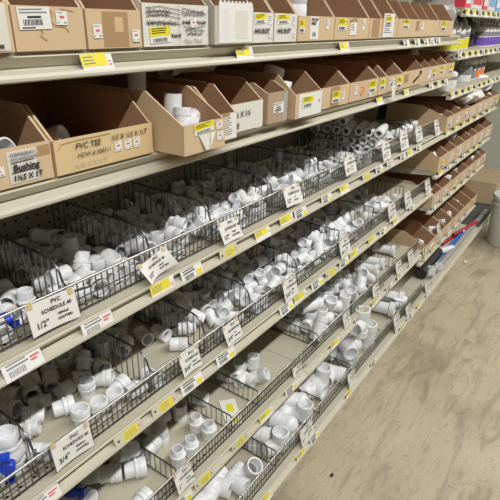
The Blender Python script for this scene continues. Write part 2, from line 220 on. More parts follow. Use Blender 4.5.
('T2B', 'male', 0.016): "-871,-1713,7555,105,-113,45;-364,-1769,7557,90,23,-91;554,-1220,7555,75,67,104;-1604,-1072,7555,-84,22,-52;-1317,-655,7555,-84,-22,105;-156,-976,7588,0,0,143;95,-231,7588,0,0,131;-1683,-1620,7588,0,0,-157;376,-1552,7755,-43,-26,-74",
('T2C', 'coupling', 0.0175): "2091,-1631,7553,-90,106,-14;1720,-1057,7553,90,-25,-133;1436,-615,7553,-90,155,16;1511,-1591,7553,-90,-57,122;1119,-778,7553,90,139,16;1075,-2953,7553,90,-172,3;1987,-298,7553,90,-25,62;1408,-1244,7607,0,0,104;2435,-1893,7553,90,172,0;1065,-1296,7608,0,0,-60;1065,-898,7889,95,9,1;2432,-494,7553,90,-139,-1;2040,-880,7607,0,180,14;1829,-577,7713,48,-16,120",
('T2D', 'coupling', 0.0175): "2962,-1658,7553,90,-8,-111;3248,-569,7553,90,-74,46;3775,-745,7553,90,41,51;3280,-2293,7790,139,-36,16;3974,-1933,7553,-90,106,-6;2934,-979,7553,-90,8,91;4270,-730,7607,0,180,-15;3216,-306,7862,-70,-124,-4;3754,-1062,7783,64,-169,32;3439,-3029,7607,0,0,-10",
('T2E', 'elbow', 0.0165): "4901,-2028,7564,1,-16,-161;5909,-313,7543,0,-180,-18;5333,-2492,7543,180,0,2;6527,-1098,7594,-33,29,-110;5765,-2743,7543,-180,0,-33;5180,-1419,7619,65,90,33;5887,-2185,7543,0,0,63;6672,-1685,7602,-90,45,-50;6152,-2461,7715,111,23,-123;6707,-2972,7615,-23,4,1;6677,-2387,7644,-118,15,30;5464,-1999,7619,-52,90,83;5834,-2115,7870,-180,0,-22;4866,-2966,7603,131,-1,-89;5933,-3045,7825,-85,57,4;4818,-2470,7685,-38,-42,-88;6126,-1833,7619,-90,0,-14;6153,-1434,7619,-90,0,-33;4776,-1531,7621,73,-2,-89;5694,-1164,7891,11,12,105",
('T2E', 'coupling', 0.018): "6284,-2961,7558,90,-155,5;5116,-580,7558,-90,-8,90;6497,-2094,7558,-90,-25,-50;6516,-634,7558,-90,106,0;5703,-1258,7558,-90,-8,62;5582,-1602,7614,0,0,-175;6650,-220,7558,90,-41,90;4875,-1036,7558,90,41,114;5165,-220,7558,-90,-8,-90;5722,-728,7614,0,0,-102;6156,-693,7614,180,0,-24;5262,-2969,7559,-90,170,3;5293,-938,7807,-35,-169,-15;6096,-1047,7614,0,-180,-8;6697,-2688,7869,80,41,-88;5204,-1802,7815,31,-25,151;6711,-1962,7913,20,85,-159;6754,-1274,7807,7,-55,-108",
('T2F', 'tee', 0.0165): "7317,-2321,7543,180,0,-80;7423,-1606,7543,0,180,-13;8198,-333,7543,0,0,-6;8810,-1266,7702,179,90,0;9513,-2888,7543,0,0,90;9363,-1666,7543,0,0,-41;9163,-2234,7543,0,0,-96;7569,-1100,7543,0,180,-27;8969,-2828,7631,31,153,42;8016,-1708,7617,61,0,-67;8058,-2597,7543,-180,0,9;7370,-2882,7543,0,-180,9;9445,-1120,7543,0,0,-30;7579,-320,7543,0,-180,-45;8843,-2354,7941,-164,23,34;9383,-2473,7977,-26,-135,-46;7927,-1080,7791,-32,-29,-110;8495,-1685,7715,33,-99,123;9304,-1779,7869,-175,-3,-6;9310,-1282,7847,15,-7,-6;8113,-362,7870,180,0,90;9137,-634,7775,65,-50,96;7326,-1926,7913,-54,25,39;7344,-2543,7870,180,0,-70",
('T2F', 'elbow', 0.017): "8393,-1006,7548,0,0,-63;8797,-1823,7626,-90,0,-111;8702,-700,7627,-90,0,-63;8425,-2958,7548,0,-180,-2;8569,-2381,7622,118,-1,90;9532,-468,7590,178,-30,41;7289,-1387,7861,-27,-14,5;7787,-2144,7626,-41,90,0;7210,-648,7627,-90,0,-89;8414,-1019,7885,0,0,153;8159,-1492,7963,21,-160,-26;9002,-270,7606,-45,35,-135;7923,-2898,7822,-27,12,167;9583,-2239,7630,97,-2,-92",
('T2G', 'elbow45', 0.018): "12451,-2724,7617,65,-3,153;11760,-551,7604,-79,-139,39;10956,-959,7581,-49,17,-90;10826,-1978,7558,0,0,-133;11727,-1834,7558,0,180,-60;11771,-1350,7570,166,-10,-60;12552,-821,7581,-131,17,-115;11104,-503,7558,0,0,168;10969,-2834,7600,-59,-143,67;12305,-1738,7569,167,-10,-57;10046,-783,7558,0,180,68;10541,-1999,7994,5,-23,133;11786,-2308,7617,-90,-45,82;12123,-710,7668,-31,90,73;10543,-1332,7581,-49,17,140;11268,-1877,7639,-80,-38,113;12519,-2179,7617,-90,-45,60;10343,-2632,7600,55,-36,25;11344,-2938,7610,104,-34,82;11454,-234,7696,-36,-107,-33;12576,-292,7668,2,90,0;10326,-287,7558,-180,0,-3;11393,-987,7617,-90,-45,-16;11422,-2354,7675,81,-65,90;12037,-2970,7696,3,-131,-13;10600,-748,7558,-180,0,40;10144,-2225,8084,50,176,-1;11123,-1453,7584,-82,22,42;11028,-2145,7866,-27,-39,147;12161,-1142,7609,78,-45,-63",
('T2G', 'coupling', 0.0175): "10297,-1917,7607,0,0,142;12132,-2206,7553,90,8,-171;10256,-2271,7553,90,57,-85;10015,-1469,7555,90,-29,0;11725,-2771,7553,90,123,-10;10987,-2420,7553,-90,-57,-92;12585,-1433,7659,-28,-5,171;10228,-3036,7607,0,0,-60;10280,-1469,7779,-63,-45,0;10568,-2957,7608,0,180,48",
('T2H', 'union', 0.019): "15525,-1193,7637,90,-113,-41;15539,-2634,7637,-90,113,-29;14810,-1097,7637,-90,67,-107;14237,-1785,7637,90,67,-15;13364,-1167,7637,90,-67,-76;14759,-2778,7637,90,-23,43;15384,-434,7637,-90,23,53;13758,-320,7637,-90,-23,98;13712,-1712,7637,-90,-113,-19",
('T2H', 'coupling', 0.021): "14819,-1915,7588,-90,57,102;13155,-1946,7588,90,139,19;14110,-1135,7588,90,-74,-78;15661,-1923,7588,-90,-74,-91;13902,-2556,7653,0,0,-27;13393,-2835,7588,90,-41,4;15951,-2999,7653,0,-180,-80;15185,-2307,7588,-90,8,138;15950,-1414,7653,0,0,-53",
('T3A', 'female', 0.022): "-310,-1719,4226,-81,8,-167;0,-842,4226,73,56,-96;-826,-2015,4226,80,24,118;1057,-1828,4664,-58,-59,42;522,-298,4226,80,24,-82;-173,-351,4228,-90,8,-86;1052,-584,4247,-104,71,40;-1558,-380,4226,-73,56,8;433,-2955,4228,-90,-41,-90",
('T3A', 'coupling', 0.021): "-689,-605,4188,90,-8,31;809,-1052,4188,90,-74,83;-4600,-2878,4188,-90,139,25",
('T3D', 'tee', 0.0235): "10091,-2777,4438,-153,-90,21;11477,-2095,4438,0,90,0;10828,-2566,4213,0,-180,49;9744,-820,4213,0,0,15;9308,-1795,4213,0,0,-81;10337,-1717,4213,0,0,16;9483,-2467,4438,10,90,109;11354,-1158,4364,-130,-37,-92;10597,-833,4213,0,-180,-79;9651,-2314,5129,0,-180,-27;10851,-358,4514,135,42,0;9701,-1584,4638,173,20,35;11477,-2857,4454,-89,90,-89;9318,-438,4505,-40,-14,44;11229,-1758,5085,-110,39,86;10596,-1344,4687,-18,-165,17;11477,-509,4777,-90,-9,90;10652,-2736,4785,66,0,126;10844,-2117,4783,57,117,-74;9435,-2977,4415,90,125,0;9289,-941,4899,-2,-30,113",
('T3E', 'elbow', 0.023): "12139,-481,4208,0,0,165;13610,-726,4208,0,0,131;13028,-1282,4208,1,-1,-90;13887,-384,4542,152,-19,-82;13131,-1940,4356,113,-41,-45;13339,-1621,4670,-68,-40,-44;13153,-2950,4571,-104,-43,23;12501,-1259,4643,0,0,-2;13308,-390,4663,120,20,96",
('T3E', 'tee', 0.022): "13802,-1709,4302,-155,-23,-62;13717,-2514,4281,49,0,-103;12310,-1912,4409,126,90,0;12758,-2535,4317,-33,-28,63;12254,-2040,5056,-180,0,68;12815,-531,4198,0,0,-103;13838,-2824,4800,18,37,-13;12157,-2886,4599,50,-132,10;12249,-1236,4198,-180,0,-7;12603,-486,4621,15,-3,-93;13834,-1022,4648,-57,-147,4",
('T4C', 'elbow', 0.029): "10150,-625,1830,-2,-170,36;10064,-2102,1895,-33,28,19;8826,-975,1887,-35,-179,-2;8792,-1905,1899,-35,30,-86;8984,-411,2307,-41,38,32;9612,-1256,1963,-28,0,128;10478,-1382,1937,4,-67,156;9407,-2273,2196,133,-26,85;9198,-1370,2431,4,-29,54",
('T4D', 'tee', 0.033): "13355,-3320,2163,38,-90,-29;13252,-1254,1847,0,0,-159;11623,-811,1847,-180,0,69;11791,-3218,2460,-180,0,51;13299,-2572,2685,-50,-24,-1;11863,-1659,2063,-127,38,-1;12661,-491,2163,68,-90,71;12433,-2277,2198,-8,-138,-39;12086,-3483,3430,122,-90,-32;13003,-1457,2652,-90,0,114;12254,-2303,3137,-152,4,57",
('T4D', 'elbow', 0.031): "11845,-3235,1827,0,0,-101;13504,-2089,1968,-69,-178,8;11247,-2431,1970,-90,0,-90",
}
WORLD = .055; LAMP = 62
# ================================================================= materials
PVC = mat('pvc_white', (.80,.815,.83), .33, noise=(9,.03,(1,1,1)))
STEEL = mat('chrome_wire', (.66,.66,.67), .36, 1)
WIRE = mat('dark_chrome_wire', (.22,.22,.225), .3, .95)
PAINT = mat('beige_shelf_paint', (.56,.53,.425), .42, noise=(6,.07,(1,6,6)))
DECK = mat('dark_grey_deck', (.075,.075,.07), .6, noise=(8,.2,(1,1,1)))
CARD_OUT = mat('kraft_board_outside', (.64,.475,.29), .8, noise=(5,.12,(1,1,1)))
CARD_YEL = mat('yellowed_board_outside', (.70,.53,.28), .8, noise=(5,.1,(1,1,1)))
CARD_BRN = mat('brown_board_outside', (.44,.32,.20), .8, noise=(5,.12,(1,1,1)))
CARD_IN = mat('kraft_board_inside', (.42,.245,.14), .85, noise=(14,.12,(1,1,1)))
CARD_WHT = mat('white_board_outside', (.74,.72,.66), .75, noise=(6,.06,(1,1,1)))
CARD_GRY = mat('pale_board_outside', (.52,.50,.45), .75, noise=(6,.08,(1,1,1)))
EDGE = mat('board_edge', (.60,.45,.29), .85)
PAPER = mat('paper_white', (.80,.80,.77), .6)
CARDP = mat('card_paper', (.78,.77,.73), .6)
AGED = mat('aged_paper', (.72,.70,.62), .65, noise=(30,.06,(1,1,1)))
YEL = mat('label_yellow', (.80,.70,.03), .55)
INK = mat('black_ink', (.03,.03,.035), .6)
GREYINK = mat('grey_print', (.25,.25,.27), .6)
FAINT = mat('faint_print', (.52,.49,.40), .7)
RED = mat('red_ink', (.70,.10,.13), .55)
ORANGE = mat('orange_print', (.80,.25,.10), .55)
TAPE = mat('masking_tape', (.62,.47,.25), .6)
BTAPE = mat('brown_tape', (.42,.27,.13), .45)
BLUE = mat('blue_plastic', (.015,.06,.55), .35)
BLUEPIPE = mat('blue_pipe', (.02,.16,.62), .35)
REDPIPE = mat('red_pipe', (.50,.03,.05), .35)
GREYPIPE = mat('grey_pipe', (.34,.34,.34), .4)
RUBBER = mat('black_rubber', (.02,.02,.022), .5)
HOLDER = mat('clear_holder', (.62,.58,.45), .25)
BAG = mat('clear_plastic_bag', (.75,.76,.77), .18, alpha=.55)
BAGW = mat('white_bag', (.82,.82,.80), .4)
METAL = mat('tin_metal', (.55,.56,.57), .35, .8)
CANW = mat('can_white', (.78,.78,.78), .4)
CANY = mat('can_yellow', (.80,.72,.03), .4)
CANP = mat('can_purple', (.19,.10,.50), .4)
CANG = mat('can_charcoal', (.06,.06,.07), .5)
BUCKET = mat('bucket_plastic', (.78,.78,.76), .4)
LIDR = mat('box_red', (.72,.06,.10), .5)
LIDB = mat('box_blue', (.20,.42,.66), .5)
WALLM = mat('wall_paint', (.62,.63,.54), .8, noise=(2,.05,(1,1,1)))

def dotted(name, col, dark, pitch, r, rows=None, off=(0,0), plane='xz'):
    """painted metal with a square grid of punched holes (object coordinates)"""
    m = mat(name, col, .5); nt = m.node_tree; b = nt.nodes['Principled BSDF']
    tc = nt.nodes.new('ShaderNodeTexCoord'); sp = nt.nodes.new('ShaderNodeSeparateXYZ'); nt.links.new(tc.outputs['Object'], sp.inputs[0])
    def M(op, a, c=None):
        n = nt.nodes.new('ShaderNodeMath'); n.operation = op
        for i, q in enumerate((a, c)):
            if q is None: continue
            if isinstance(q, (int, float)): n.inputs[i].default_value = q
            else: nt.links.new(q, n.inputs[i])
        return n.outputs[0]
    ax = {'xz': ('X','Z'), 'xy': ('X','Y')}[plane]; s = []
    for a, o, p in zip(ax, off, pitch):
        f = M('FRACT', M('ADD', M('DIVIDE', M('SUBTRACT', sp.outputs[a], o), p), 100.5)); d = M('MULTIPLY', M('SUBTRACT', f, .5), p); s.append(M('MULTIPLY', d, d))
    hole = M('LESS_THAN', M('ADD', s[0], s[1]), r*r)
    if rows: hole = M('MULTIPLY', hole, M('MULTIPLY', M('GREATER_THAN', sp.outputs[ax[1]], rows[0]), M('LESS_THAN', sp.outputs[ax[1]], rows[1])))
    mx = nt.nodes.new('ShaderNodeMix'); mx.data_type = 'RGBA'; mx.inputs[6].default_value = (*col, 1); mx.inputs[7].default_value = (*dark, 1)
    nt.links.new(hole, mx.inputs[0]); nt.links.new(mx.outputs[2], b.inputs['Base Color']); return m
PEG = dotted('pegboard_panel', (.36,.345,.27), (.012,.012,.012), (.0254,.0254), .0033)
PLATE = dotted('beige_shelf_plate', (.50,.465,.36), (.015,.015,.015), (.0254,.0254), .0032, rows=(-.326,-.296), off=(.007,-.31), plane='xy')
PLATEB = dotted('beige_base_plate', (.50,.465,.36), (.015,.015,.015), (.0254,.0254), .0032, rows=(-.386,-.35), off=(.007,-.37), plane='xy')

# concrete floor
CONC = mat('concrete_floor', (.43,.36,.255), .55)
nt = CONC.node_tree; b = nt.nodes['Principled BSDF']
tc = nt.nodes.new('ShaderNodeTexCoord')
def nz(scale, detail, stretch, rot=0, dist=0):
    mp = nt.nodes.new('ShaderNodeMapping'); mp.inputs['Scale'].default_value = stretch; mp.inputs['Rotation'].default_value = (0,0,rot)
    n = nt.nodes.new('ShaderNodeTexNoise'); n.inputs['Scale'].default_value = scale; n.inputs['Detail'].default_value = detail; n.inputs['Distortion'].default_value = dist
    nt.links.new(tc.outputs['Object'], mp.inputs[0]); nt.links.new(mp.outputs[0], n.inputs['Vector']); return n.outputs['Fac']
def ramp(src, stops):
    r = nt.nodes.new('ShaderNodeValToRGB'); e = r.color_ramp.elements
    while len(e) < len(stops): e.new(.5)
    for q, (p, c) in zip(e, stops): q.position = p; q.color = (*c, 1)
    nt.links.new(src, r.inputs[0]); return r.outputs[0]
def mul(a, c, f=1.):
    m = nt.nodes.new('ShaderNodeMix'); m.data_type = 'RGBA'; m.blend_type = 'MULTIPLY'; m.inputs[0].default_value = f
    nt.links.new(a, m.inputs[6]); nt.links.new(c, m.inputs[7]); return m.outputs[2]
base = ramp(nz(2.2,6,(1,1,1),0,.6), [(.3,(.33,.275,.19)), (.5,(.47,.395,.275)), (.7,(.55,.47,.335))])
streak = ramp(nz(3.0,7,(1,5,1),.5,1.2), [(.36,(.72,.71,.70)), (.50,(1,1,1)), (.64,(1.0,1.0,1.0)), (.75,(.86,.85,.83))])
scuff = ramp(nz(9,8,(1,3.5,1),-.9,2.2), [(.32,(.76,.755,.74)), (.46,(1,1,1)), (.62,(1,1,1)), (.74,(.88,.875,.86))])
grit = ramp(nz(140,3,(1,1,1)), [(.3,(.80,.79,.77)), (.46,(1,1,1))])
nt.links.new(mul(mul(mul(base, streak, .85), scuff, .85), grit, .85), b.inputs['Base Color'])

# ================================================================= helpers for things
ORD = 'zeroth first second third fourth fifth sixth seventh eighth ninth tenth eleventh twelfth thirteenth fourteenth fifteenth sixteenth seventeenth eighteenth nineteenth twentieth'.split() + ['twenty-'+w for w in 'first second third fourth fifth sixth seventh eighth ninth'.split()]
def text_verts(s, size, align='LEFT', shear=0):
    cu = bpy.data.curves.new('lettering', 'FONT'); cu.body = s; cu.size = size; cu.align_x = align; cu.shear = shear; cu.resolution_u = 2
    o = bpy.data.objects.new('lettering', cu); C.objects.link(o)
    bpy.context.view_layer.update()
    me = bpy.data.meshes.new_from_object(o.evaluated_get(bpy.context.evaluated_depsgraph_get()))
    bpy.data.objects.remove(o); bpy.data.curves.remove(cu); return me
def add_text(bm, s, size, u, v, n=.0009, mi=0, rot=0, bold=0, shear=0, align='LEFT'):
    """lettering in the u (right), v (up) face plane, n in front of it"""
    me = text_verts(s, size, align, shear); t = bmesh.new(); t.from_mesh(me); bpy.data.meshes.remove(me)
    offs = [(0,0)] + ([(bold,0),(0,bold),(-bold,0),(0,-bold)] if bold else [])
    ca, sa = math.cos(rot), math.sin(rot)
    for i, (ox, oy) in enumerate(offs):
        mp = {w: bm.verts.new((u+ox+ca*w.co.x-sa*w.co.y, v+oy+sa*w.co.x+ca*w.co.y, n+i*.00003)) for w in t.verts}
        for f in t.faces:
            try: bm.faces.new([mp[w] for w in f.verts]).material_index = mi
            except ValueError: pass
    t.free()
def strip(bm, u, v, w, h, n0, n1, mi=0, rot=0, c=None):
    vs = box(bm, u, u+w, v, v+h, n0, n1, mi)
    if rot: bmesh.ops.rotate(bm, verts=vs, cent=c or (u, v, 0), matrix=Matrix.Rotation(rot, 3, 'Z'))
def stroke(bm, pts, w, n, mi=0):
    """a pen stroke drawn as a narrow ribbon in the face plane"""
    prev = None
    for i, (u, v) in enumerate(pts):
        a = pts[max(i-1,0)]; c = pts[min(i+1,len(pts)-1)]; d = Vector((c[0]-a[0], c[1]-a[1])); d = d.normalized() if d.length else Vector((1,0)); q = Vector((-d.y, d.x))*w/2
        cur = (bm.verts.new((u+q.x, v+q.y, n)), bm.verts.new((u-q.x, v-q.y, n)))
        if prev: bm.faces.new((prev[0], prev[1], cur[1], cur[0])).material_index = mi
        prev = cur
def barcode(bm, u, v, w, h, n, mi, rng):
    x = u
    while x < u+w:
        ww = rng.choice((.0006,.0009,.0014)); strip(bm, x, v, min(ww,u+w-x), h, n, n+.0002, mi); x += ww + rng.choice((.0007,.0012))
FACE = Matrix(((1,0,0,0),(0,0,-1,0),(0,1,0,0),(0,0,0,1)))     # (u, v, n) -> (x, -n.., z): a face that looks towards the aisle
SM = [PAPER, YEL, INK, RED, GREYINK, AGED, BTAPE, ORANGE, TAPE]
def sticker(parent, x, y, z, w, h, kind, rng, tilt=0, M=None, name=None):
    bm = bmesh.new(); n = .0008
    def lines(u, v, w_, k, gap, mi=4):
        for i in range(k): strip(bm, u, v-i*gap, w_*rng.uniform(.6,1), gap*.45, n, n+.0002, mi)
    if kind == 'yellow':
        strip(bm, 0, 0, w, h, 0, n, 0); strip(bm, 0, h*.42, w, h*.58, n, n+.0002, 1)
        lines(w*.08, h*.86, w*.8, 3, h*.13, 5); barcode(bm, w*.12, h*.06, w*.7, h*.24, n, 2, rng)
    elif kind == 'barcode':
        strip(bm, 0, 0, w, h, 0, n, 0); lines(w*.06, h*.86, w*.86, 2, h*.14); strip(bm, w*.28, h*.5, w*.42, h*.1, n, n+.0002, 2)
        barcode(bm, w*.14, h*.18, w*.6, h*.27, n, 2, rng); strip(bm, w*.08, h*.05, w*.4, h*.06, n, n+.0002, 2)
    elif kind == 'red':
        strip(bm, 0, 0, w, h, 0, n, 0); strip(bm, w*.3, h*.48, w*.42, h*.16, n, n+.0002, 3); lines(w*.12, h*.85, w*.6, 1, h*.12); strip(bm, w*.1, h*.12, w*.15, h*.1, n, n+.0002, 4); strip(bm, w*.65, h*.12, w*.25, h*.1, n, n+.0002, 4)
    elif kind == 'price':
        strip(bm, 0, 0, w, h, 0, n, 0); lines(w*.1, h*.8, w*.7, 3, h*.2); 
    elif kind == 'list':
        strip(bm, 0, 0, w, h, 0, n, 0); lines(w*.1, h*.9, w*.75, 9, h*.09)
    elif kind == 'tape': strip(bm, 0, 0, w, h, 0, .0003, 6)
    elif kind == 'orange':
        for i in range(5): strip(bm, w*rng.uniform(0,.6), h*i/5, w*rng.uniform(.2,.4), h*.16, 0, .0004, 7)
    if M is None: M = Matrix.Translation((x, y, z)) @ Matrix.Rotation(tilt, 4, 'Y') @ FACE
    bmesh.ops.transform(bm, matrix=M, verts=bm.verts)
    return part(name or {'tape':'packing_tape','orange':'printed_mark','yellow':'price_sticker','list':'paper_sheet'}.get(kind,'paper_sticker'), bm, SM, parent, smooth=False)
def lettering(parent, x, y, z, rows, m=INK, tilt=0, bold=.0004, M=None, shear=.15, name='lettering'):
    """rows: (text, size, u, v)"""
    bm = bmesh.new()
    for i, (s, size, u, v) in enumerate(rows): add_text(bm, s, size, u, v, .0014, 0, bold=bold, shear=shear)
    if M is None: M = Matrix.Translation((x, y, z)) @ Matrix.Rotation(tilt, 4, 'Y') @ FACE
    bmesh.ops.transform(bm, matrix=M, verts=bm.verts); return part(name, bm, [m], parent, smooth=False)

# ================================================================= the setting
bm = bmesh.new(); box(bm, -3, 7.5, -5.5, .4, -.05, 0); o = link('floor', mesh_of('floor', bm, CONC, False)); o['kind'] = 'structure'
bm = bmesh.new(); box(bm, 5.0, 5.1, -5.5, .4, 0, 3.4); o = link('wall_back', mesh_of('wall_back', bm, WALLM, False)); o['kind'] = 'structure'

# ---------------------------------------------------------------- gondola shelving
def shelf_profile(yf, x0, x1):
    bm = bmesh.new(); box(bm, x0+.001, x1-.001, yf, -.012, -.004, 0)
    return bm
RAIL = [(0,-.003),(-.002,-.004),(-.003,-.0065),(.0105,-.0205),(.009,-.0225),(-.001,-.0245),(-.008,-.0265),(-.0105,-.031),(-.0105,-.0345),(-.008,-.0365),(.012,-.0365),(.012,-.003)]
def rail_bm(yf, x0, x1):
    bm = bmesh.new(); rings = []
    for x in (x0+.001, x1-.001): rings.append([bm.verts.new((x, yf+a, c)) for a, c in RAIL])
    n = len(RAIL)
    for i in range(n): bm.faces.new((rings[0][i], rings[0][(i+1)%n], rings[1][(i+1)%n], rings[1][i]))
    bm.faces.new(rings[0][::-1]); bm.faces.new(rings[1]); fix(bm); return bm
def unit(idx, levels, label, deck=True):
    x0, x1 = SEC[idx]; xe = 4.42 if idx == 2 else x1            # far unit's upper shelves extended unseen past the bins, added to shade the panel
    t = empty('shelving_unit', (0,0,FZ), label, 'shelving', 'gondola shelving units along the aisle')
    bm = bmesh.new(); box(bm, x0+.001, x1-.001, 0, .012, -FZ+.1, .95); part('back_panel', bm, PEG, t, smooth=False)
    for xs in (x0, x1):
        bm = bmesh.new(); box(bm, xs-.0005-.014*(xs==x1), xs+.0005+.014*(xs==x0), -.008, .0, -FZ+.1, .95); part('upright', bm, PAINT, t, smooth=False)
    if idx == 2:
        bm = bmesh.new(); box(bm, x1+.001, 4.99, 0, .012, 0, .95); part('back_panel', bm, PEG, t, smooth=False)
    for z in levels:
        if idx == 2: x1 = xe if z > 0 else SEC[2][1]
        s = link('shelf', mesh_of('shelf', shelf_profile(-.345, x0, x1), PLATE, False), t, (0,0,z))
        part('price_rail', rail_bm(-.345, x0, x1), PAINT, s, smooth=False)
        for xs in (x0+.003, x1-.006):
            bm = bmesh.new(); vs = [bm.verts.new((xs+dx, y, zz)) for dx in (0,.003) for y, zz in ((-.33,-.0045),(-.33,-.02),(-.012,-.05),(-.012,-.0045))]
            for f in ((3,2,1,0),(4,5,6,7),(0,1,5,4),(1,2,6,5),(2,3,7,6),(3,0,4,7)): bm.faces.new([vs[i] for i in f])
            fix(bm); part('bracket', bm, PAINT, s, smooth=False)
    x1 = SEC[idx][1]; yb = -.405; zb = LV['S6'][0]
    d = link('base_deck', mesh_of('base_deck', shelf_profile(yb, x0, x1), PLATEB, False), t, (0,0,zb))
    bm = rail_bm(yb, x0, x1); part('price_rail', bm, PAINT, d, smooth=False)
    bm = bmesh.new(); box(bm, x0+.001, x1-.001, yb+.095, yb+.101, -FZ, zb-.005); part('kick_plate', bm, PAINT, t, smooth=False)
    return t
near = [.64] + [LV[k][0] for k in ('S1','S2','S3','S4','S5')]
unit(0, near, 'beige shelving unit nearest the camera, with pegboard back and wire-fronted shelves of white fittings')
unit(1, near, 'beige shelving unit in the middle of the aisle, stacked pipe pieces on its third shelf')
FLV = [.468,.29,.118,-.062,-.262,-.448,-.745]
unit(2, FLV, 'far beige shelving unit holding cans on top and cardboard bins below')
# the last stretch is only a low deck
t = empty('low_display_deck', (0,0,FZ), 'low dark grey display deck at the far end of the aisle', 'shelving')
bm = bmesh.new(); box(bm, 3.205, 4.6, -.405, 0, -.16-.772, LV['S6'][0]); part('deck_plate', bm, DECK, t, smooth=False)
part('front_rail', rail_bm(-.405, 3.205, 4.6), PAINT, t, smooth=False).location.z = LV['S6'][0]
bm = bmesh.new(); box(bm, 3.205, 4.6, -.31, -.304, -FZ, -.934); part('kick_plate', bm, PAINT, t, smooth=False)
# plastic end caps where two shelf rails meet
LVN = {'S1':'top','S2':'second','S3':'third','S4':'fourth','S5':'fifth','S6':'bottom'}
# ---------------------------------------------------------------- wire fences and dividers
def wire_fence(lv, x0, x1, label):
    zp = LV[lv][0]; y, zt = FEN[lv]; h = zt-zp
    t = empty('wire_fence', (x0, y, FZ+zp), label, 'wire fence', 'chrome wire fences along the shelf fronts'); L = x1-x0
    bm = bmesh.new(); tube(bm, [(.004,0,h),(L-.004,0,h)], .0027, 10); part('top_rail', bm, STEEL, t)
    bm = bmesh.new(); tube(bm, [(.004,0,.004),(L-.004,0,.004)], .002, 6); tube(bm, [(.004,-.003,h*.5),(L-.004,-.003,h*.5)], .0012, 6); part('lower_rail', bm, WIRE, t)
    bm = bmesh.new(); k = int(L/.0127)
    for i in range(k): x = .006+i*.0127; tube(bm, [(x,0,.0005),(x,0,h)], .00125, 5, cap=False)
    part('wire_grid', bm, WIRE, t)
for lv in ('S3','S4','S5','S6'):
    wire_fence(lv, SEC[0][0], SEC[0][1], 'chrome wire fence along the front of the %s shelf, nearest unit' % LVN[lv])
    wire_fence(lv, SEC[1][0], SEC[1][1]-.01, 'chrome wire fence along the front of the %s shelf, middle unit' % LVN[lv])
def divider(lv, i, x, h, yb, tall):
    zp = LV[lv][0]; yf = FEN[lv][0]+.006
    t = empty('wire_divider', (x, yf, FZ+zp), 'dark wire divider standing across the %s shelf, %s from the left' % (LVN[lv], ORD[i+1]), 'wire divider', 'wire dividers between the bins')
    L = yb-yf; zt = FEN[lv][1]-zp
    bm = bmesh.new()
    if tall: top = [(0,L,.002),(0,L,h-.008),(0,L-.008,h)] + [(0,.05,h)] + [(0,.05-.042*math.sin(a),h-.032*(1-math.cos(a))) for a in (.3,.6,.9,1.2,1.5)] + [(0,.004,h-.04),(0,.003,.002)]
    else: top = [(0,L,.002),(0,L,h-.006),(0,L-.006,h),(0,.006,h),(0,.001,h-.006),(0,.001,.002)]
    tube(bm, top, .0021, 8); tube(bm, [(0,L,.004),(0,.002,.004)], .0018, 6); part('frame', bm, WIRE, t)
    bm = bmesh.new(); n = int(L/.019)
    for k in range(1, n):
        y = k*.019
        z = h if (not tall or y > .05) else h-.034*(1-math.cos(min(1.5, (.05-y)/.042*1.5)))
        tube(bm, [(0,y,.002),(0,y,z)], .0013, 5, cap=False)
    part('wires', bm, WIRE, t)
    if tall:
        bm = bmesh.new()
        for dx in (-.005,.005): tube(bm, [(dx,.012,.03),(dx,.006,h-.042),(dx*.4,.002,h-.040),(dx,-.002,h-.05),(dx,-.003,zt+.003)], .0016, 6)
        part('hook', bm, STEEL, t)
for lv, L in DIV.items():
    for i, (x, h, yb, tall) in enumerate(L): divider(lv, i, x, h, yb, tall)

# ================================================================= fittings
SZ = {'T1':'half inch','T2':'three quarter inch','T3':'one inch','T4':'large'}
BIN = {'T1A':'third shelf, leftmost bin','T1B':'third shelf, behind half inch card','T1C':'third shelf, behind curled card','T1D':'third shelf, fourth bin','T1E':'third shelf, fifth bin','T1F':'third shelf, sixth bin','T1G':'third shelf, below stacked pipes','T1H':'third shelf, beside stacked pipes',
 'T1N':'third shelf stack','T2A':'fourth shelf, leftmost bin','T2B':'fourth shelf, behind three-quarter-inch card','T2C':'fourth shelf, third bin','T2D':'fourth shelf, fourth bin','T2E':'fourth shelf, fifth bin','T2F':'fourth shelf, sixth bin','T2G':'fourth shelf, seventh bin','T2H':'fourth shelf, eighth bin',
 'T3A':'fifth shelf, leftmost bin','T3B':'fifth shelf, second bin','T3X':'fifth shelf, third bin','T3C':'fifth shelf, half-empty bin','T3D':'fifth shelf, fourth bin','T3E':'fifth shelf, fifth bin','T3F':'fifth shelf, right-end bin','T4A':'bottom shelf, leftmost bin','T4B':'bottom shelf, second bin','T4C':'bottom shelf, third bin','T4D':'bottom shelf, fourth bin','T4E':'bottom shelf, right-end bin'}
WORD = dict(coupling='coupling',female='female adapter',male='male adapter',elbow='right-angle elbow',elbow45='angled elbow',tee='tee',wye='wye',union='union',slip='ribbed-collar coupling',nipple='thick pipe piece',bushing='bushing')
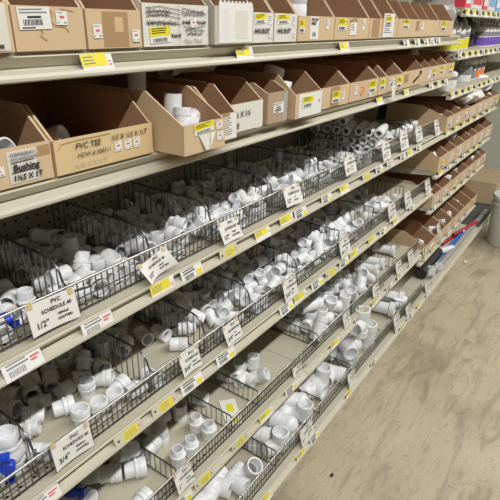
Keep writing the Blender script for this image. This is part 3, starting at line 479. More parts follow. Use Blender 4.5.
for (b_, kind, ro), s in PILES.items():
    nm, cat = NAMES[kind]; me = fit_mesh(kind, ro, PVC); rows = [tuple(int(q) for q in e.split(',')) for e in s.split(';')]
    small = len(rows) <= 6
    rows.sort(key=lambda e: e[0])
    for i, (x, y, z, a, bb, c) in enumerate(rows):
        o = link(nm, me, None, (x*1e-4, y*1e-4, z*1e-4), [math.radians(q) for q in (a, bb, c)])
        size = '' if b_ == 'T1N' else {'T1':'small ','T2':'small ','T3':'medium ','T4':'big '}[b_[:2]]
        rnd = ('%.3f' % ro)[3:]
        if small and len(rows) > 1: lab = 'white PVC %s, %s from left of its kind, %s' % (WORD[kind], ORD[i+1], BIN[b_])
        elif len(rows) == 1: lab = 'lone white PVC %s, %s' % (WORD[kind], BIN[b_])
        else: lab = '%swhite PVC %s in the heap, %s' % (size, WORD[kind], BIN[b_])
        tag(o, lab, cat, 'white %ss, %s' % (WORD[kind], BIN[b_]))
# ball valves with blue lever handles
def valve(loc, ro, M, label):
    bm = bmesh.new()
    for s in (1,-1): socket(bm, (0,0,0), (0,0,s), 2.3, dep=1.)
    ball(bm, (0,0,0), 1.3); lathe(bm, [(1.12,.7),(1.2,.75),(1.2,1.1),(1.12,1.15)], 16, (0,0,0), (0,0,1), closed=False, poly={0:8,1:8,2:8,3:8}); lathe(bm, [(1.12,-.7),(1.2,-.75),(1.2,-1.1),(1.12,-1.15)], 16, poly={0:8,1:8,2:8,3:8})
    lathe(bm, [(.55,0),(.55,1.7),(0,1.7)], 14, (0,0,0), (1,0,0)); fix(bm)
    bmesh.ops.scale(bm, vec=(ro,)*3, verts=bm.verts); o = link('ball_valve', mesh_of('ball_valve', bm, PVC)); o.matrix_world = Matrix.Translation(loc) @ M
    bm = bmesh.new(); lathe(bm, [(0,2.3),(.75,2.25),(.85,2.1),(.85,1.45),(.6,1.4),(.5,1.4)], 18, (0,0,0), (1,0,0))
    for s in (1,-1):
        vs = box(bm, 1.55, 2.2, -.42, .42, .2*s, 2.0*s); vs += box(bm, 1.5, 2.5, -.5, .5, 1.7*s, 2.1*s)
    fix(bm); bmesh.ops.scale(bm, vec=(ro*.92,ro*.75,ro*.68), verts=bm.verts); bmesh.ops.bevel(bm, geom=[e for e in bm.edges if e.calc_length() > ro*.6 and len(e.link_faces) == 2 and e.calc_face_angle(0) > 1.2], offset=ro*.08, segments=2, affect='EDGES')
    part('handle', bm, BLUE, o, 'blue lever handle'); return tag(o, label, 'valve')
def R3(a, b_, c): return Euler([math.radians(q) for q in (a, b_, c)]).to_matrix().to_4x4()
p = at(9,452,z=LV['S4'][0]+.047); valve((p.x, p.y+.0, p.z), .020, R3(0,0,-125), 'white ball valve with blue lever standing on end, left edge of the fourth shelf')
p = at(3,334,z=LV['S3'][0]+.022); valve((p.x, max(p.y,-.285), p.z), .0145, R3(90,0,0), 'white ball valve with blue lever lying behind the half inch card, third shelf')
p = at(70,508,z=LV['S5'][0]+.032); valve((p.x, max(p.y,-.265), p.z), .026, R3(90,-70,20), 'white ball valve with blue lever on the fifth shelf, cut by the picture bottom')

# ================================================================= cardboard bins
rng = random.Random(11)
def prism_yz(bm, poly, x0, x1, n_out, mats):
    """side panel: polygon in y,z extruded over x; mats = (outside, inside)"""
    a = [bm.verts.new((x0, y, z)) for y, z in poly]; c = [bm.verts.new((x1, y, z)) for y, z in poly]
    f0 = bm.faces.new(a[::-1]); f1 = bm.faces.new(c); f0.material_index, f1.material_index = (0, 1) if n_out < 0 else (1, 0)
    k = len(poly)
    for i in range(k): bm.faces.new((a[i], a[(i+1)%k], c[(i+1)%k], c[i])).material_index = 2
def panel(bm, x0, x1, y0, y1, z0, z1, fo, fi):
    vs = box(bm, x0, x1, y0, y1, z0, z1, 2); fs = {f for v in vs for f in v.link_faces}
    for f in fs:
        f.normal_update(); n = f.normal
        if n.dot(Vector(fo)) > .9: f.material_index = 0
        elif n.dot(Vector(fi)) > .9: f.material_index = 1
def bin_box(x0, x1, yf, z, label, hf=.055, hb=.10, depth=.30, sl=.055, out=None, group=None, lip=0, fold=0):
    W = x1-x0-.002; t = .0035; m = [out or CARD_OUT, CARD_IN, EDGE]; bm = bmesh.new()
    yb = depth if yf+depth < -.015 else -.015-yf
    panel(bm, 0, W, 0, t, 0, hf, (0,-1,0), (0,1,0))
    panel(bm, t, W-t, t, yb-t, 0, t, (0,0,-1), (0,0,1))
    panel(bm, 0, W, yb-t, yb, 0, hb, (0,1,0), (0,-1,0))
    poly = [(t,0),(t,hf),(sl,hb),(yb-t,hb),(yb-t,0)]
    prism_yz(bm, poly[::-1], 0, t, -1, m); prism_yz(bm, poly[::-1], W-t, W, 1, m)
    bm.normal_update(); fix(bm)
    if fold:
        for k in range(1, fold): prism_yz(bm, [(t,t),(t,hf-.004),(sl,hb-.004),(yb-t,hb-.004),(yb-t,t)][::-1], W*k/fold, W*k/fold+t, 1, [m[1], m[1], m[2]])
    o = link('cardboard_bin', mesh_of('cardboard_bin', bm, m, False), None, (x0+.001, yf, FZ+z+.0005))
    return tag(o, label, 'box', group), W
G1, G2 = 'cardboard bins on the top shelf', 'cardboard bins on the second shelf'
z1, z2 = LV['S1'][0], LV['S2'][0]
F = -.0005
# --- top shelf
o, W = bin_box(-.30, -.126, -.355, z1, 'tan box with white paper front at the left end of the top shelf', .056, .12, out=CARD_OUT, group=G1)
bm = bmesh.new(); strip(bm, .06, .002, W-.065, .052, 0, .0008, 5); bmesh.ops.transform(bm, matrix=FACE, verts=bm.verts); part('paper_sheet', bm, SM, o, smooth=False)
lettering(o, W-.04, F, 0, [('RD',.009,.006,.043),('ARE',.009,.004,.034)], GREYINK); lettering(o, W-.04, F, 0, [('15',.014,.008,.026),('nuts',.008,.012,.005)])
sticker(o, W-.055, F*2, .006, .024, .018, 'red', rng)
o, W = bin_box(-.124, -.016, -.352, z1, 'tan box with big barcode sticker and torn patch, second from left on top shelf', .053, .115, group=G1)
sticker(o, .008, F, .025, .046, .026, 'barcode', rng, -.03); sticker(o, .062, F, .031, .017, .017, 'red', rng)
bm = bmesh.new()
for pts in ([(.055,.049),(.057,.043),(.054,.036),(.06,.029)], [(.035,.03),(.04,.022),(.036,.018),(.045,.012)], [(.06,.03),(.075,.028),(.08,.022)], [(.07,.05),(.09,.048)]): stroke(bm, pts, .0016, .0006)
bmesh.ops.transform(bm, matrix=FACE, verts=bm.verts); part('torn_paper', bm, BTAPE, o, smooth=False)
o, W = bin_box(-.014, .090, -.352, z1, 'tan box with wide brown tape patch on its front, third from left on top shelf', .052, .115, group=G1)
bm = bmesh.new(); strip(bm, .028, .002, .048, .047, 0, .0004, 6); strip(bm, .05, .022, .016, .02, .0004, .0006, 8); bmesh.ops.transform(bm, matrix=FACE, verts=bm.verts); part('packing_tape', bm, SM, o, smooth=False)
sticker(o, .010, F, .014, .015, .018, 'red', rng); sticker(o, W-.020, F*2, .008, .015, .017, 'red', rng)
def scribble(bm, u0, u1, v, amp, w, r_, mi=0, n=.0016, k=34):
    stroke(bm, [(u0+(u1-u0)*(i/k)+r_.uniform(-.002,.002), v+amp*math.sin(i*2.4)+r_.uniform(-.001,.001)) for i in range(k+1)], w, n, mi)
o, W = bin_box(.092, .252, -.352, z1, 'white box covered in crossed-out black marker scribbles on top shelf', .063, .12, out=CARD_WHT, group=G1)
bm = bmesh.new()
for a, c, v in ((.008,.062,.052),(.008,.058,.047),(.006,.078,.036),(.01,.074,.033),(.088,.145,.052),(.09,.148,.048),(.088,.11,.036),(.125,.15,.036),(.095,.145,.024),(.1,.14,.018),(.06,.085,.016)): scribble(bm, a, c, v, .0032, .0012, rng)
for v in (.056,.050,.044,.034): stroke(bm, [(.006,v),(.04,v+.003),(.085,v-.002)], .0009, .0015)
stroke(bm, [(.088,.058),(.12,.054),(.15,.05)], .0009, .0015); stroke(bm, [(.09,.03),(.12,.028),(.148,.031)], .0009, .0015); stroke(bm, [(.0815,.002),(.0815,.063)], .0006, .0012)
bmesh.ops.transform(bm, matrix=FACE, verts=bm.verts); part('marker_scribble', bm, INK, o, smooth=False)
sticker(o, .014, F, .004, .046, .024, 'yellow', rng, -.06); sticker(o, .108, F*3, .028, .016, .015, 'red', rng)
lettering(o, .092, F, .004, [('Male Thrd',.011,0,0)], FAINT, bold=.0002)
o, W = bin_box(.258, .38, -.36, z1, 'white box with perforated paper sheet hanging over its front, top shelf', .064, .12, out=CARD_GRY, group=G1)
bm = bmesh.new(); strip(bm, .012, .002, W-.016, .068, 0, .001, 0)
for i in range(9): strip(bm, .014+i*.0115, .070, .006, .003, 0, .001, 0)
for i in range(13): strip(bm, .024, .058-i*.004, .022*rng.uniform(.6,1), .0012, .001, .0012, 5)
strip(bm, .06, .008, .04, .05, .001, .0012, 5); bmesh.ops.transform(bm, matrix=FACE, verts=bm.verts); part('paper_sheet', bm, SM, o, smooth=False)
for x0, x1, lab, let in ((.382,.465,'white box with peeling yellow sticker, left of a twin white box, top shelf','HH2 BUST'), (.467,.562,'white box with flat yellow sticker, right of a twin white box, top shelf','HH2 BUST')):
    o, W = bin_box(x0, x1, -.352, z1, lab, .056, .115, out=CARD_WHT, group=G1)
    sticker(o, .012, F, .035, W*.5, .018, 'yellow', rng, -.05); sticker(o, W-.019, F, .034, .011, .018, 'price', rng); sticker(o, W-.018, F, .008, .013, .011, 'red', rng)
    lettering(o, .010, F, .018, [(let,.012,0,0)], bold=.0005)
o, W = bin_box(.566, .748, -.352, z1, 'tan box with white marker-lettered paper strip and a white coupling inside, top shelf', .053, .115, group=G1)
sticker(o, .004, F, .018, .024, .026, 'yellow', rng); bm = bmesh.new(); strip(bm, .055, .003, .04, .049, 0, .0008, 0); bmesh.ops.transform(bm, matrix=FACE, verts=bm.verts); part('paper_sheet', bm, SM, o, smooth=False)
lettering(o, .058, F, .006, [('PVC CAP',.008,0,.037),('MALE',.009,0,.029),('1½',.013,.006,.004)], bold=.0005); sticker(o, W-.045, F, .025, .014, .022, 'price', rng)
oo = link('pipe_coupling', fit_mesh('coupling', .032, PVC), None, (.655,-.285,FZ+z1+.079), (.0,.0,0)); tag(oo, 'big white PVC coupling standing up out of a tan box on top shelf', 'coupling')
bm = bmesh.new(); 
o, W = bin_box(.750, .966, -.352, z1, 'tan box with yellow sticker and torn white sticker, right of the top shelf joint', .053, .115, group=G1)
sticker(o, .014, F, .022, .050, .028, 'yellow', rng); sticker(o, .088, F, .010, .04, .03, 'price', rng); sticker(o, W-.05, F, .022, .017, .028, 'price', rng)
bm = bmesh.new(); stroke(bm, [(.085,.044),(.10,.047),(.12,.05),(.13,.046)], .006, .0012); bmesh.ops.transform(bm, matrix=FACE, verts=bm.verts); part('torn_paper', bm, BTAPE, o, smooth=False)
o, W = bin_box(.968, 1.062, -.352, z1, 'narrow tan box with a brown tape stripe, top shelf right of the joint', .053, .115, group=G1); sticker(o, .02, F, .004, .05, .047, 'tape', rng)
o, W = bin_box(1.064, 1.192, -.352, z1, 'tan box with a white list sheet on its front, top shelf', .055, .115, group=G1); sticker(o, .004, F, .002, .085, .066, 'list', rng); sticker(o, .016, F*4, .036, .05, .024, 'yellow', rng)
o, W = bin_box(1.194, 1.63, -.352, z1, 'long tan box with three partitions behind one front, top shelf', .055, .115, group=G1, fold=4); sticker(o, .04, F, .026, .06, .028, 'yellow', rng); sticker(o, .17, F, .02, .035, .03, 'tape', rng); sticker(o, .22, F, .024, .03, .02, 'price', rng)
o, W = bin_box(1.632, 1.83, -.352, z1, 'tan box with one yellow sticker, last box on the top shelf by the bag', .055, .115, group=G1); sticker(o, .03, F, .018, .06, .034, 'yellow', rng)
# --- second shelf
o, W = bin_box(-.34, -.094, -.35, z2, 'tan box with handwritten store sticker, leftmost on the second shelf', .052, .096, group=G2)
bm = bmesh.new(); strip(bm, W-.066, .004, .042, .043, 0, .0008, 5); strip(bm, W-.02, .034, .018, .014, 0, .0003, 6); bmesh.ops.transform(bm, matrix=FACE, verts=bm.verts); part('paper_sticker', bm, SM, o, smooth=False)
lettering(o, W-.064, F*2, 0, [('MURFREESBORO',.0048,.002,.0415),('ACE HARDWARE',.0052,.002,.0355)], GREYINK, bold=.0002, shear=0)
lettering(o, W-.064, F*2, 0, [('Bushing',.0125,.003,.021),('1½S X 1T',.0105,.001,.008)], bold=.0005)
bm = bmesh.new(); stroke(bm, [(W-.062,.032),(W-.028,.033)], .0012, .0016); stroke(bm, [(W-.063,.0185),(W-.026,.0195)], .0012, .0016); bmesh.ops.transform(bm, matrix=FACE, verts=bm.verts); part('underline', bm, INK, o, smooth=False)
sticker(o, W-.09, F, .018, .018, .012, 'red', rng)
oo = link('pipe_piece', fit_mesh('pipe', .020, PVC), None, (-.165,-.30,FZ+z2+.034), (math.radians(75),0,math.radians(25))); tag(oo, 'white pipe end inside the leftmost tan box on the second shelf', 'pipe')
o, W = bin_box(-.092, .100, -.352, z2, 'yellowed tan box hand-lettered PVC TEE on the second shelf', .050, .094, out=CARD_YEL, group=G2)
lettering(o, .034, F, .030, [('PVC TEE',.0125,0,.003),('½S X ½S X ½T',.0115,.066,.005)], bold=.00012); lettering(o, .036, F, .020, [('HDW # 508511',.0095,0,0)], INK, bold=0)
lettering(o, .030, F, .006, [('½ X ½ X ½ T',.010,0,0)], FAINT, bold=.0001)
for x in (.107,.127,.146): sticker(o, x, F, .016, .014, .016, 'red', rng)
bm = bmesh.new(); stroke(bm, [(.006,.036),(.012,.044),(.04,.0455),(.1,.046)], .0011, .0008); bmesh.ops.transform(bm, matrix=FACE, verts=bm.verts); part('pen_line', bm, BTAPE, o, smooth=False)
oo = link('pipe_coupling', fit_mesh('coupling', .019, PVC), None, (-.02,-.24,FZ+z2+.025), (math.radians(70),0,math.radians(30))); tag(oo, 'white coupling lying in the shade inside the yellowed PVC tee box', 'coupling')
o, W = bin_box(.108, .219, -.415, z2, 'open tan box pulled forward over the shelf edge, holding white tees', .050, .098, depth=.33, sl=.085, group=G2)
sticker(o, .026, F, .030, .05, .018, 'yellow', rng, -.08); sticker(o, W-.026, F, .033, .018, .014, 'red', rng); sticker(o, W-.024, F, .013, .018, .015, 'red', rng)
bm = bmesh.new(); a = [bm.verts.new(q) for q in ((.036,.030,.001),(.078,.031,.001),(.062,.004,.004),(.052,.002,.004))]; bm.faces.new(a); c = [bm.verts.new(q) for q in ((.066,.031,.0018),(.080,.030,.0018),(.062,.004,.006))]; bm.faces.new(c); bmesh.ops.transform(bm, matrix=FACE, verts=bm.verts); part('peeling_sticker', bm, AGED, o, smooth=False)
for k_, ro, u, v, y, rt, lab in (('pipe',.0165,173,112,-.315,(0,4,0),'white pipe piece standing upright in the box pulled forward on the second shelf'), ('elbow',.0165,187,121,-.350,(80,0,-60),'white elbow showing its round mouth in the box pulled forward, second shelf'), ('coupling',.0135,199,118,-.345,(55,30,60),'small white coupling at the right of the box pulled forward, second shelf'), ('pipe',.0165,137,86,-.255,(0,3,0),'grey-looking pipe piece standing at the back of the box pulled forward')):
    q = at(u, v, y=y); oo = link(NAMES[k_][0], fit_mesh(k_, ro, PVC), None, (min(max(q.x,.132),.205), y, q.z), [math.radians(q_) for q_ in rt]); tag(oo, lab, NAMES[k_][1])
for i in range(4):
    oo = link('pipe_coupling', fit_mesh('coupling', .0165, PVC), None, (.14+.042*(i%2), -.37+.062*i, FZ+z2+.021), (PI/2,0,.3*(i-1))); tag(oo, 'white coupling lying at the bottom of the box pulled forward, second shelf', 'coupling', 'couplings at the bottom of the pulled-forward box')
for k_, ro, x, y, z, rt, lab in (('pipe',.017,.292,-.215,.117,(90,0,-62),'pipe piece lying with round mouth forward at the back of the second shelf'), ('pipe',.026,.395,-.18,.126,(90,0,70),'long pipe piece lying across the boxes at the back of the second shelf')):
    oo = link('pipe_piece', fit_mesh(k_, ro, PVC), None, (x,y,FZ+z2+z), [math.radians(q) for q in rt]); tag(oo, lab, 'pipe')
o, W = bin_box(.224, .286, -.392, z2, 'narrow box with crinkled grey paper front beside the pulled-forward box, second shelf', .050, .096, depth=.32, group=G2)
sticker(o, .003, F, .002, W-.006, .047, 'list', rng); sticker(o, .006, F*3, .046, .03, .006, 'tape', rng)
o, W = bin_box(.290, .420, -.362, z2, 'white box hand-lettered one and a half tee on the second shelf', .056, .098, out=CARD_WHT, group=G2)
lettering(o, .018, F, .030, [('1½ X 1½',.016,0,0),('TEE',.014,0,-.022)], bold=.0004)
o, W = bin_box(.436, .519, -.364, z2, 'brown box with white barcode label and clear tape, second shelf', .066, .085, out=CARD_BRN, group=G2, sl=.04)
sticker(o, .020, F, .020, .042, .024, 'barcode', rng)
bm = bmesh.new(); strip(bm, W-.018, .002, .014, .062, 0, .0005, 4); bmesh.ops.transform(bm, matrix=FACE, verts=bm.verts); part('clear_tape', bm, [BAG]*9, o, smooth=False)
o, W = bin_box(.533, .664, -.376, z2, 'tan box with white paper front and a white elbow in it, second shelf', .056, .098, group=G2, depth=.33)
bm = bmesh.new(); strip(bm, .016, .001, W-.018, .053, 0, .0008, 0); bmesh.ops.transform(bm, matrix=FACE, verts=bm.verts); part('paper_sheet', bm, SM, o, smooth=False); sticker(o, .03, F*3, .022, .05, .026, 'yellow', rng)
lettering(o, W-.02, F*3, .03, [('x',.012,0,0)])
oo = link('pipe_elbow', fit_mesh('elbow', .026, PVC), None, (.590,-.285,FZ+z2+.068), (math.radians(75),math.radians(10),math.radians(-65))); tag(oo, 'white PVC elbow sticking out of a white-fronted box on the second shelf', 'elbow fitting')
o, W = bin_box(.668, .866, -.356, z2, 'tan box with brown tape stripe and yellow sticker at the second shelf joint', .053, .096, group=G2); sticker(o, .082, F, .001, .052, .051, 'tape', rng); sticker(o, .088, F*3, .010, .048, .03, 'yellow', rng); sticker(o, .15, F, .013, .016, .022, 'price', rng)
o, W = bin_box(.868, 1.078, -.356, z2, 'tan box with orange print and yellow sticker right of the second shelf joint', .053, .096, group=G2); sticker(o, .03, F, .018, .018, .024, 'price', rng); sticker(o, .07, F, .010, .05, .03, 'orange', rng); sticker(o, .135, F, .014, .055, .034, 'yellow', rng); sticker(o, .135, F*3, .002, .02, .012, 'price', rng)
o, W = bin_box(1.080, 1.152, -.356, z2, 'narrow tan box with yellow sticker, right of the orange-printed box', .053, .096, group=G2); sticker(o, .01, F, .016, .045, .03, 'yellow', rng)
o, W = bin_box(1.154, 1.30, -.356, z2, 'tan box with a white dangling paper strip, second shelf', .053, .096, group=G2); sticker(o, .016, F, .014, .04, .03, 'barcode', rng); sticker(o, .085, F, .008, .05, .036, 'yellow', rng)
bm = bmesh.new(); strip(bm, .02, -.02, .028, .04, 0, .0008, 0, rot=.25); bmesh.ops.transform(bm, matrix=Matrix.Translation((0,-.013,0)) @ FACE, verts=bm.verts); part('paper_strip', bm, SM, o, smooth=False)
o, W = bin_box(1.302, 1.535, -.352, z2, 'tan box with black printed arrow marks, second shelf', .056, .098, group=G2); sticker(o, .02, F, .018, .04, .028, 'tape', rng)
bm = bmesh.new(); strip(bm, .18, .036, .025, .014, 0, .0006, 2); strip(bm, .12, .008, .07, .010, 0, .0006, 2, rot=.3); bmesh.ops.transform(bm, matrix=FACE, verts=bm.verts); part('printed_mark', bm, SM, o, smooth=False)
o, W = bin_box(1.537, 1.86, -.348, z2, 'wide tan partitioned box holding a white paper cone, second shelf', .056, .098, group=G2, fold=3); sticker(o, .06, F, .014, .04, .03, 'price', rng); sticker(o, .12, F, .016, .05, .03, 'yellow', rng); sticker(o, .22, F, .02, .055, .032, 'yellow', rng)
o2, W = bin_box(1.862, 1.975, -.348, z2, 'small tan box with yellow sticker at the right end of the second shelf', .056, .098, group=G2); sticker(o2, .03, F, .014, .055, .034, 'yellow', rng)
bm = bmesh.new(); lathe(bm, [(.035,0),(.03,.05),(.012,.085),(0,.09)], 9); fix(bm)
oo = link('paper_bag', mesh_of('paper_bag', bm, BAGW), None, (1.72,-.24,FZ+z2+.03)); tag(oo, 'white crumpled paper bag poking from a tan box near the right end of second shelf', 'bag')

# --- far unit rows of bins
rowname = {3:'fourth',4:'fifth',5:'sixth',6:'seventh'}
def far_row(li, x0, x1, n, hf, hb, seed, start=-.352):
    r = random.Random(seed); z = FLV[li]; ws = [r.uniform(.75,1.25) for _ in range(n)]; s = (x1-x0)/sum(ws); x = x0
    for i, w in enumerate(ws):
        o, W = bin_box(x, x+w*s, start, z, 'tan cardboard bin, %s from left on the %s shelf of the far unit' % (ORD[i+1], rowname[li]), hf, hb, group='cardboard bins on the far unit', sl=.12, out=CARD_OUT)
        k = r.choice(('yellow','list','barcode','list','price')); sticker(o, W*r.uniform(.12,.3), F, hf*r.uniform(.1,.25), W*.42, hf*r.uniform(.45,.65), k, r)
        if r.random() < .75:
            for q in range(2):
                kk = r.choice(('elbow','tee','coupling','bushing')); oo = link(NAMES[kk][0], fit_mesh(kk, .017, PVC), None, (x+w*s*r.uniform(.35,.65), start+.05+.07*q+r.uniform(0,.02), FZ+z+.045+r.uniform(0,.012)), [r.uniform(0,6.28) for _ in range(3)])
                tag(oo, 'white PVC %s heaped in the %s bin, %s shelf of the far unit' % (WORD[kk], ORD[i+1], rowname[li]), NAMES[kk][1], 'loose fittings in the far bins')
        x += w*s
far_row(3, 2.0, 3.19, 8, .062, .105, 3)
far_row(4, 1.99, 3.19, 7, .070, .135, 4)
far_row(5, 1.995, 3.19, 7, .062, .115, 5)
far_row(6, 2.03, 3.19, 7, .062, .125, 6)

# ---------------------------------------------------------------- cans, boxes and bags on the far unit
def can(x, y, z, r, h, band, label, body=None, handle=False, group=None):
    t = empty('can', (x, y, FZ+z), label, 'can', group)
    bm = bmesh.new(); lathe(bm, [(0,0),(r*.96,0),(r,.004),(r,h-.012),(r*.97,h-.006),(r*.9,h-.004),(r*.7,h+.001),(r*.42,h+.004),(0,h+.004)], 22); fix(bm); part('body', bm, body or CANW, t)
    bm = bmesh.new(); lathe(bm, [(r*1.004,h*.06),(r*1.008,h*.07),(r*1.008,h*.46),(r*1.004,h*.47)], 22); fix(bm); part('label_band', bm, band, t)
    bm = bmesh.new(); lathe(bm, [(r*1.004,h*.52),(r*1.008,h*.53),(r*1.008,h*.72),(r*1.004,h*.73)], 22); fix(bm); part('brand_band', bm, [GREYINK], t)
    bm = bmesh.new(); lathe(bm, [(r*.4,h+.003),(r*.4,h+.022),(r*.34,h+.026),(0,h+.026)], 16); fix(bm); part('lid', bm, METAL if body is None else body, t)
    if handle:
        bm = bmesh.new(); tube(bm, [(-r*.8,0,h),(-r*.6,0,h+.025),(0,0,h+.04),(r*.6,0,h+.025),(r*.8,0,h)], .003, 6); part('handle', bm, METAL, t)
zF1, zF2, zF3 = FLV[0], FLV[1], FLV[2]
for i in range(4): can(2.035+i*.088, -.275, zF2, .036, .095+.012*(i%2), CANY, 'white can with yellow band, %s from left, second shelf of far unit' % ORD[i+1], group='yellow-banded cans')
for i in range(3): can(2.42+i*.095, -.22+.02*(i%2), zF2, .042, .125, CANG, 'charcoal can between yellow and purple banded cans, %s from left' % ORD[i+1], body=CANG, group='charcoal cans')
for i in range(5): can(2.70+i*.088, -.275, zF2, .036, .105, CANP, 'white can with purple band, %s from left, second shelf of far unit' % ORD[i+1], group='purple-banded cans')
can(2.47, -.265, zF3, .05, .085, CANW, 'squat grey metal can with a bail handle on the third shelf of the far unit', body=METAL, handle=True)
for i in range(3): can(2.14+i*.12, -.13, zF3, .05, .13, CANG, 'dark can at the back of the third shelf, far unit, %s from the left' % ORD[i+1], body=CANG, group='dark cans at the back')
for i in range(2): can(1.985+.05+i*.12, -.285, zF3, .04, .075, CANW, 'white can under the second shelf end, %s from the left' % ORD[i+1], group='white cans under the shelf end')
for i in range(3): can(2.66+i*.105, -.255, zF3, .04, .11, [GREYINK,ORANGE,ORANGE][i], 'white can with %s band, right of the squat metal can' % ['grey','left orange','right orange'][i], group='cans right of the metal can')
def carton(x, y, z, w, d, h, m, stripe, label):
    bm = bmesh.new(); box(bm, -w/2, w/2, -d/2, d/2, 0, h); bmesh.ops.bevel(bm, geom=bm.edges[:], offset=.004, segments=2, affect='EDGES'); fix(bm)
    o = link('carton', mesh_of('carton', bm, m, False), None, (x, y, FZ+z)); tag(o, label, 'package', 'packages on the top shelf of the far unit')
    bm = bmesh.new(); strip(bm, -w*.42, h*.12, w*.84, h*.35, 0, .001, 0); strip(bm, -w*.42, h*.58, w*.6, h*.2, 0, .001, 0); bmesh.ops.transform(bm, matrix=Matrix.Translation((0,-d/2,0)) @ FACE, verts=bm.verts); part('printed_panel', bm, stripe, o, smooth=False)
for i, (m, s, w, lab) in enumerate(((LIDR,CANW,.10,'red package with white print, leftmost on the top shelf of the far unit'),(CANW,LIDR,.20,'wide white package with red band on the top shelf of the far unit'),(LIDR,CANW,.09,'narrow red package beside the wide white one, top shelf of far unit'),(CANW,LIDB,.16,'white package with pale blue band on the top shelf of far unit'),(LIDB,CANW,.14,'blue package at the right of the top shelf, far unit'))):
    carton(2.13+[0,.17,.34,.49,.66][i], -.24, zF1, w, .16, .16, m, s, lab)
def bag(name, loc, s, m, label, seed):
    r = random.Random(seed); bm = bmesh.new(); bmesh.ops.create_icosphere(bm, subdivisions=3, radius=1)
    from mathutils import noise
    for v in bm.verts: v.co *= 1 + .45*noise.noise(v.co*1.7+Vector((seed,0,0))) + .2*noise.noise(v.co*5)
    bmesh.ops.scale(bm, vec=s, verts=bm.verts); zmin = min(v.co.z for v in bm.verts); bmesh.ops.translate(bm, verts=bm.verts, vec=(0,0,-zmin))
    o = link(name, mesh_of(name, bm, m, ang=25), None, loc); return tag(o, label, 'bag')
bag('plastic_bag', (1.90,-.24,FZ+z1+.001), (.055,.09,.085), BAG, 'crumpled clear plastic bag of parts at the right end of the top shelf', 3)
bag('plastic_bag', (2.52,-.30,FZ+FLV[3]+.062), (.16,.07,.05), BAGW, 'white plastic bag lying over the bins on the fourth shelf of the far unit', 5)
bag('plastic_bag', (2.88,-.27,FZ+FLV[3]+.062), (.09,.07,.06), BAGW, 'white plastic bag bulging from a bin at the right on the fourth far shelf', 8)
bag('plastic_bag', (2.36,-.25,FZ+FLV[4]+.06), (.06,.07,.06), BAG, 'clear plastic bag bulging from a bin on the fifth shelf of the far unit', 9)

# ================================================================= price tags on the rails
ZR = -.0215
def price_tag(lv, u, v, style, rngt, idx, n, z=None, yf=None, w=.056, h=.029, name=None):
    zp = LV[lv][0] if z is None else z; y = (LV[lv][1] if yf is None else yf)-.006
    if z is None: w = {'S1':.056,'S2':.05,'S3':.064,'S4':.072,'S5':.072,'S6':.066}[lv]
    p = at(u, v, y=y); tilt = math.radians(rngt.uniform(-14,-22)); zc = zp+ZR+.003
    o = empty('price_tag', (p.x, y, FZ+zc), '', 'price tag', 'price tags on the shelf rails')
    M = Matrix.Rotation(tilt, 4, 'X') @ Matrix.Rotation(rngt.uniform(-.05,.05), 4, 'Y') @ FACE @ Matrix.Translation((-w/2, -h/2, 0))
    bm = bmesh.new(); strip(bm, 0, 0, w, h, -.0012, 0, 0); bmesh.ops.transform(bm, matrix=M, verts=bm.verts); part('tag_card', bm, HOLDER if style == 'holder' else PAPER, o, smooth=False)
    if style in ('yellow','holder'):
        bm = bmesh.new()
        if style == 'yellow': strip(bm, 0, h*.36, w*.80, h*.64, 0, .0003, 0)
        else: strip(bm, w*.3, h*.12, w*.52, h*.7, 0, .0003, 0)
        bmesh.ops.transform(bm, matrix=M, verts=bm.verts); part('yellow_band', bm, YEL, o, smooth=False)
    if style in ('white','red'):
        bm = bmesh.new(); barcode(bm, w*.12, h*.14, w*.42, h*.34, 0, 0, rngt); strip(bm, w*.1, h*.58, w*.55, h*.1, 0, .0003, 0); strip(bm, w*.1, h*.78, w*.5, h*.08, 0, .0003, 0); bmesh.ops.transform(bm, matrix=M, verts=bm.verts); part('barcode', bm, INK if style == 'white' else GREYINK, o, smooth=False)
        bm = bmesh.new(); strip(bm, w*.70, h*.1, w*.24, h*.4, 0, .0003, 0) if style=='white' else [strip(bm, w*.70, h*(.62-.18*q), w*(.24-.08*q), h*.10, 0, .0003, 0) for q in range(2)]; bmesh.ops.transform(bm, matrix=M, verts=bm.verts); part('yellow_corner' if style == 'white' else 'price_print', bm, YEL if style == 'white' else RED, o, smooth=False)
    else:
        bm = bmesh.new()
        for k in range(3): strip(bm, w*(.06 if style == 'yellow' else .34), h*(.48+.15*k if style == 'yellow' else .25+.18*k), w*.5*rngt.uniform(.6,.9), h*.06, .0003, .0005, 0)
        bmesh.ops.transform(bm, matrix=M, verts=bm.verts); part('print_lines', bm, GREYINK, o, smooth=False)
        bm = bmesh.new(); strip(bm, w*.85, h*.5, w*.08, h*.07, 0, .0003, 0); strip(bm, w*.86, h*.34, w*.09, h*.07, 0, .0003, 0); bmesh.ops.transform(bm, matrix=M, verts=bm.verts); part('price_print', bm, RED, o, smooth=False)
    if style == 'holder':
        bm = bmesh.new(); lathe(bm, [(.0026,0),(.0026,.0006),(0,.0006)], 10, (w*.12, h*.5, 0)); bmesh.ops.transform(bm, matrix=M, verts=bm.verts); part('screw', bm, INK, o)
    desc = {'yellow':'yellow-white','holder':'yellow-printed cream','white':'white barcode','red':'white red-priced'}[style]
    where = ('%s shelf rail' % LVN[lv]) if name is None else name
    o['label'] = '%s price tag, %s from left, %s' % (desc, ORD[idx+1], where)
    return o
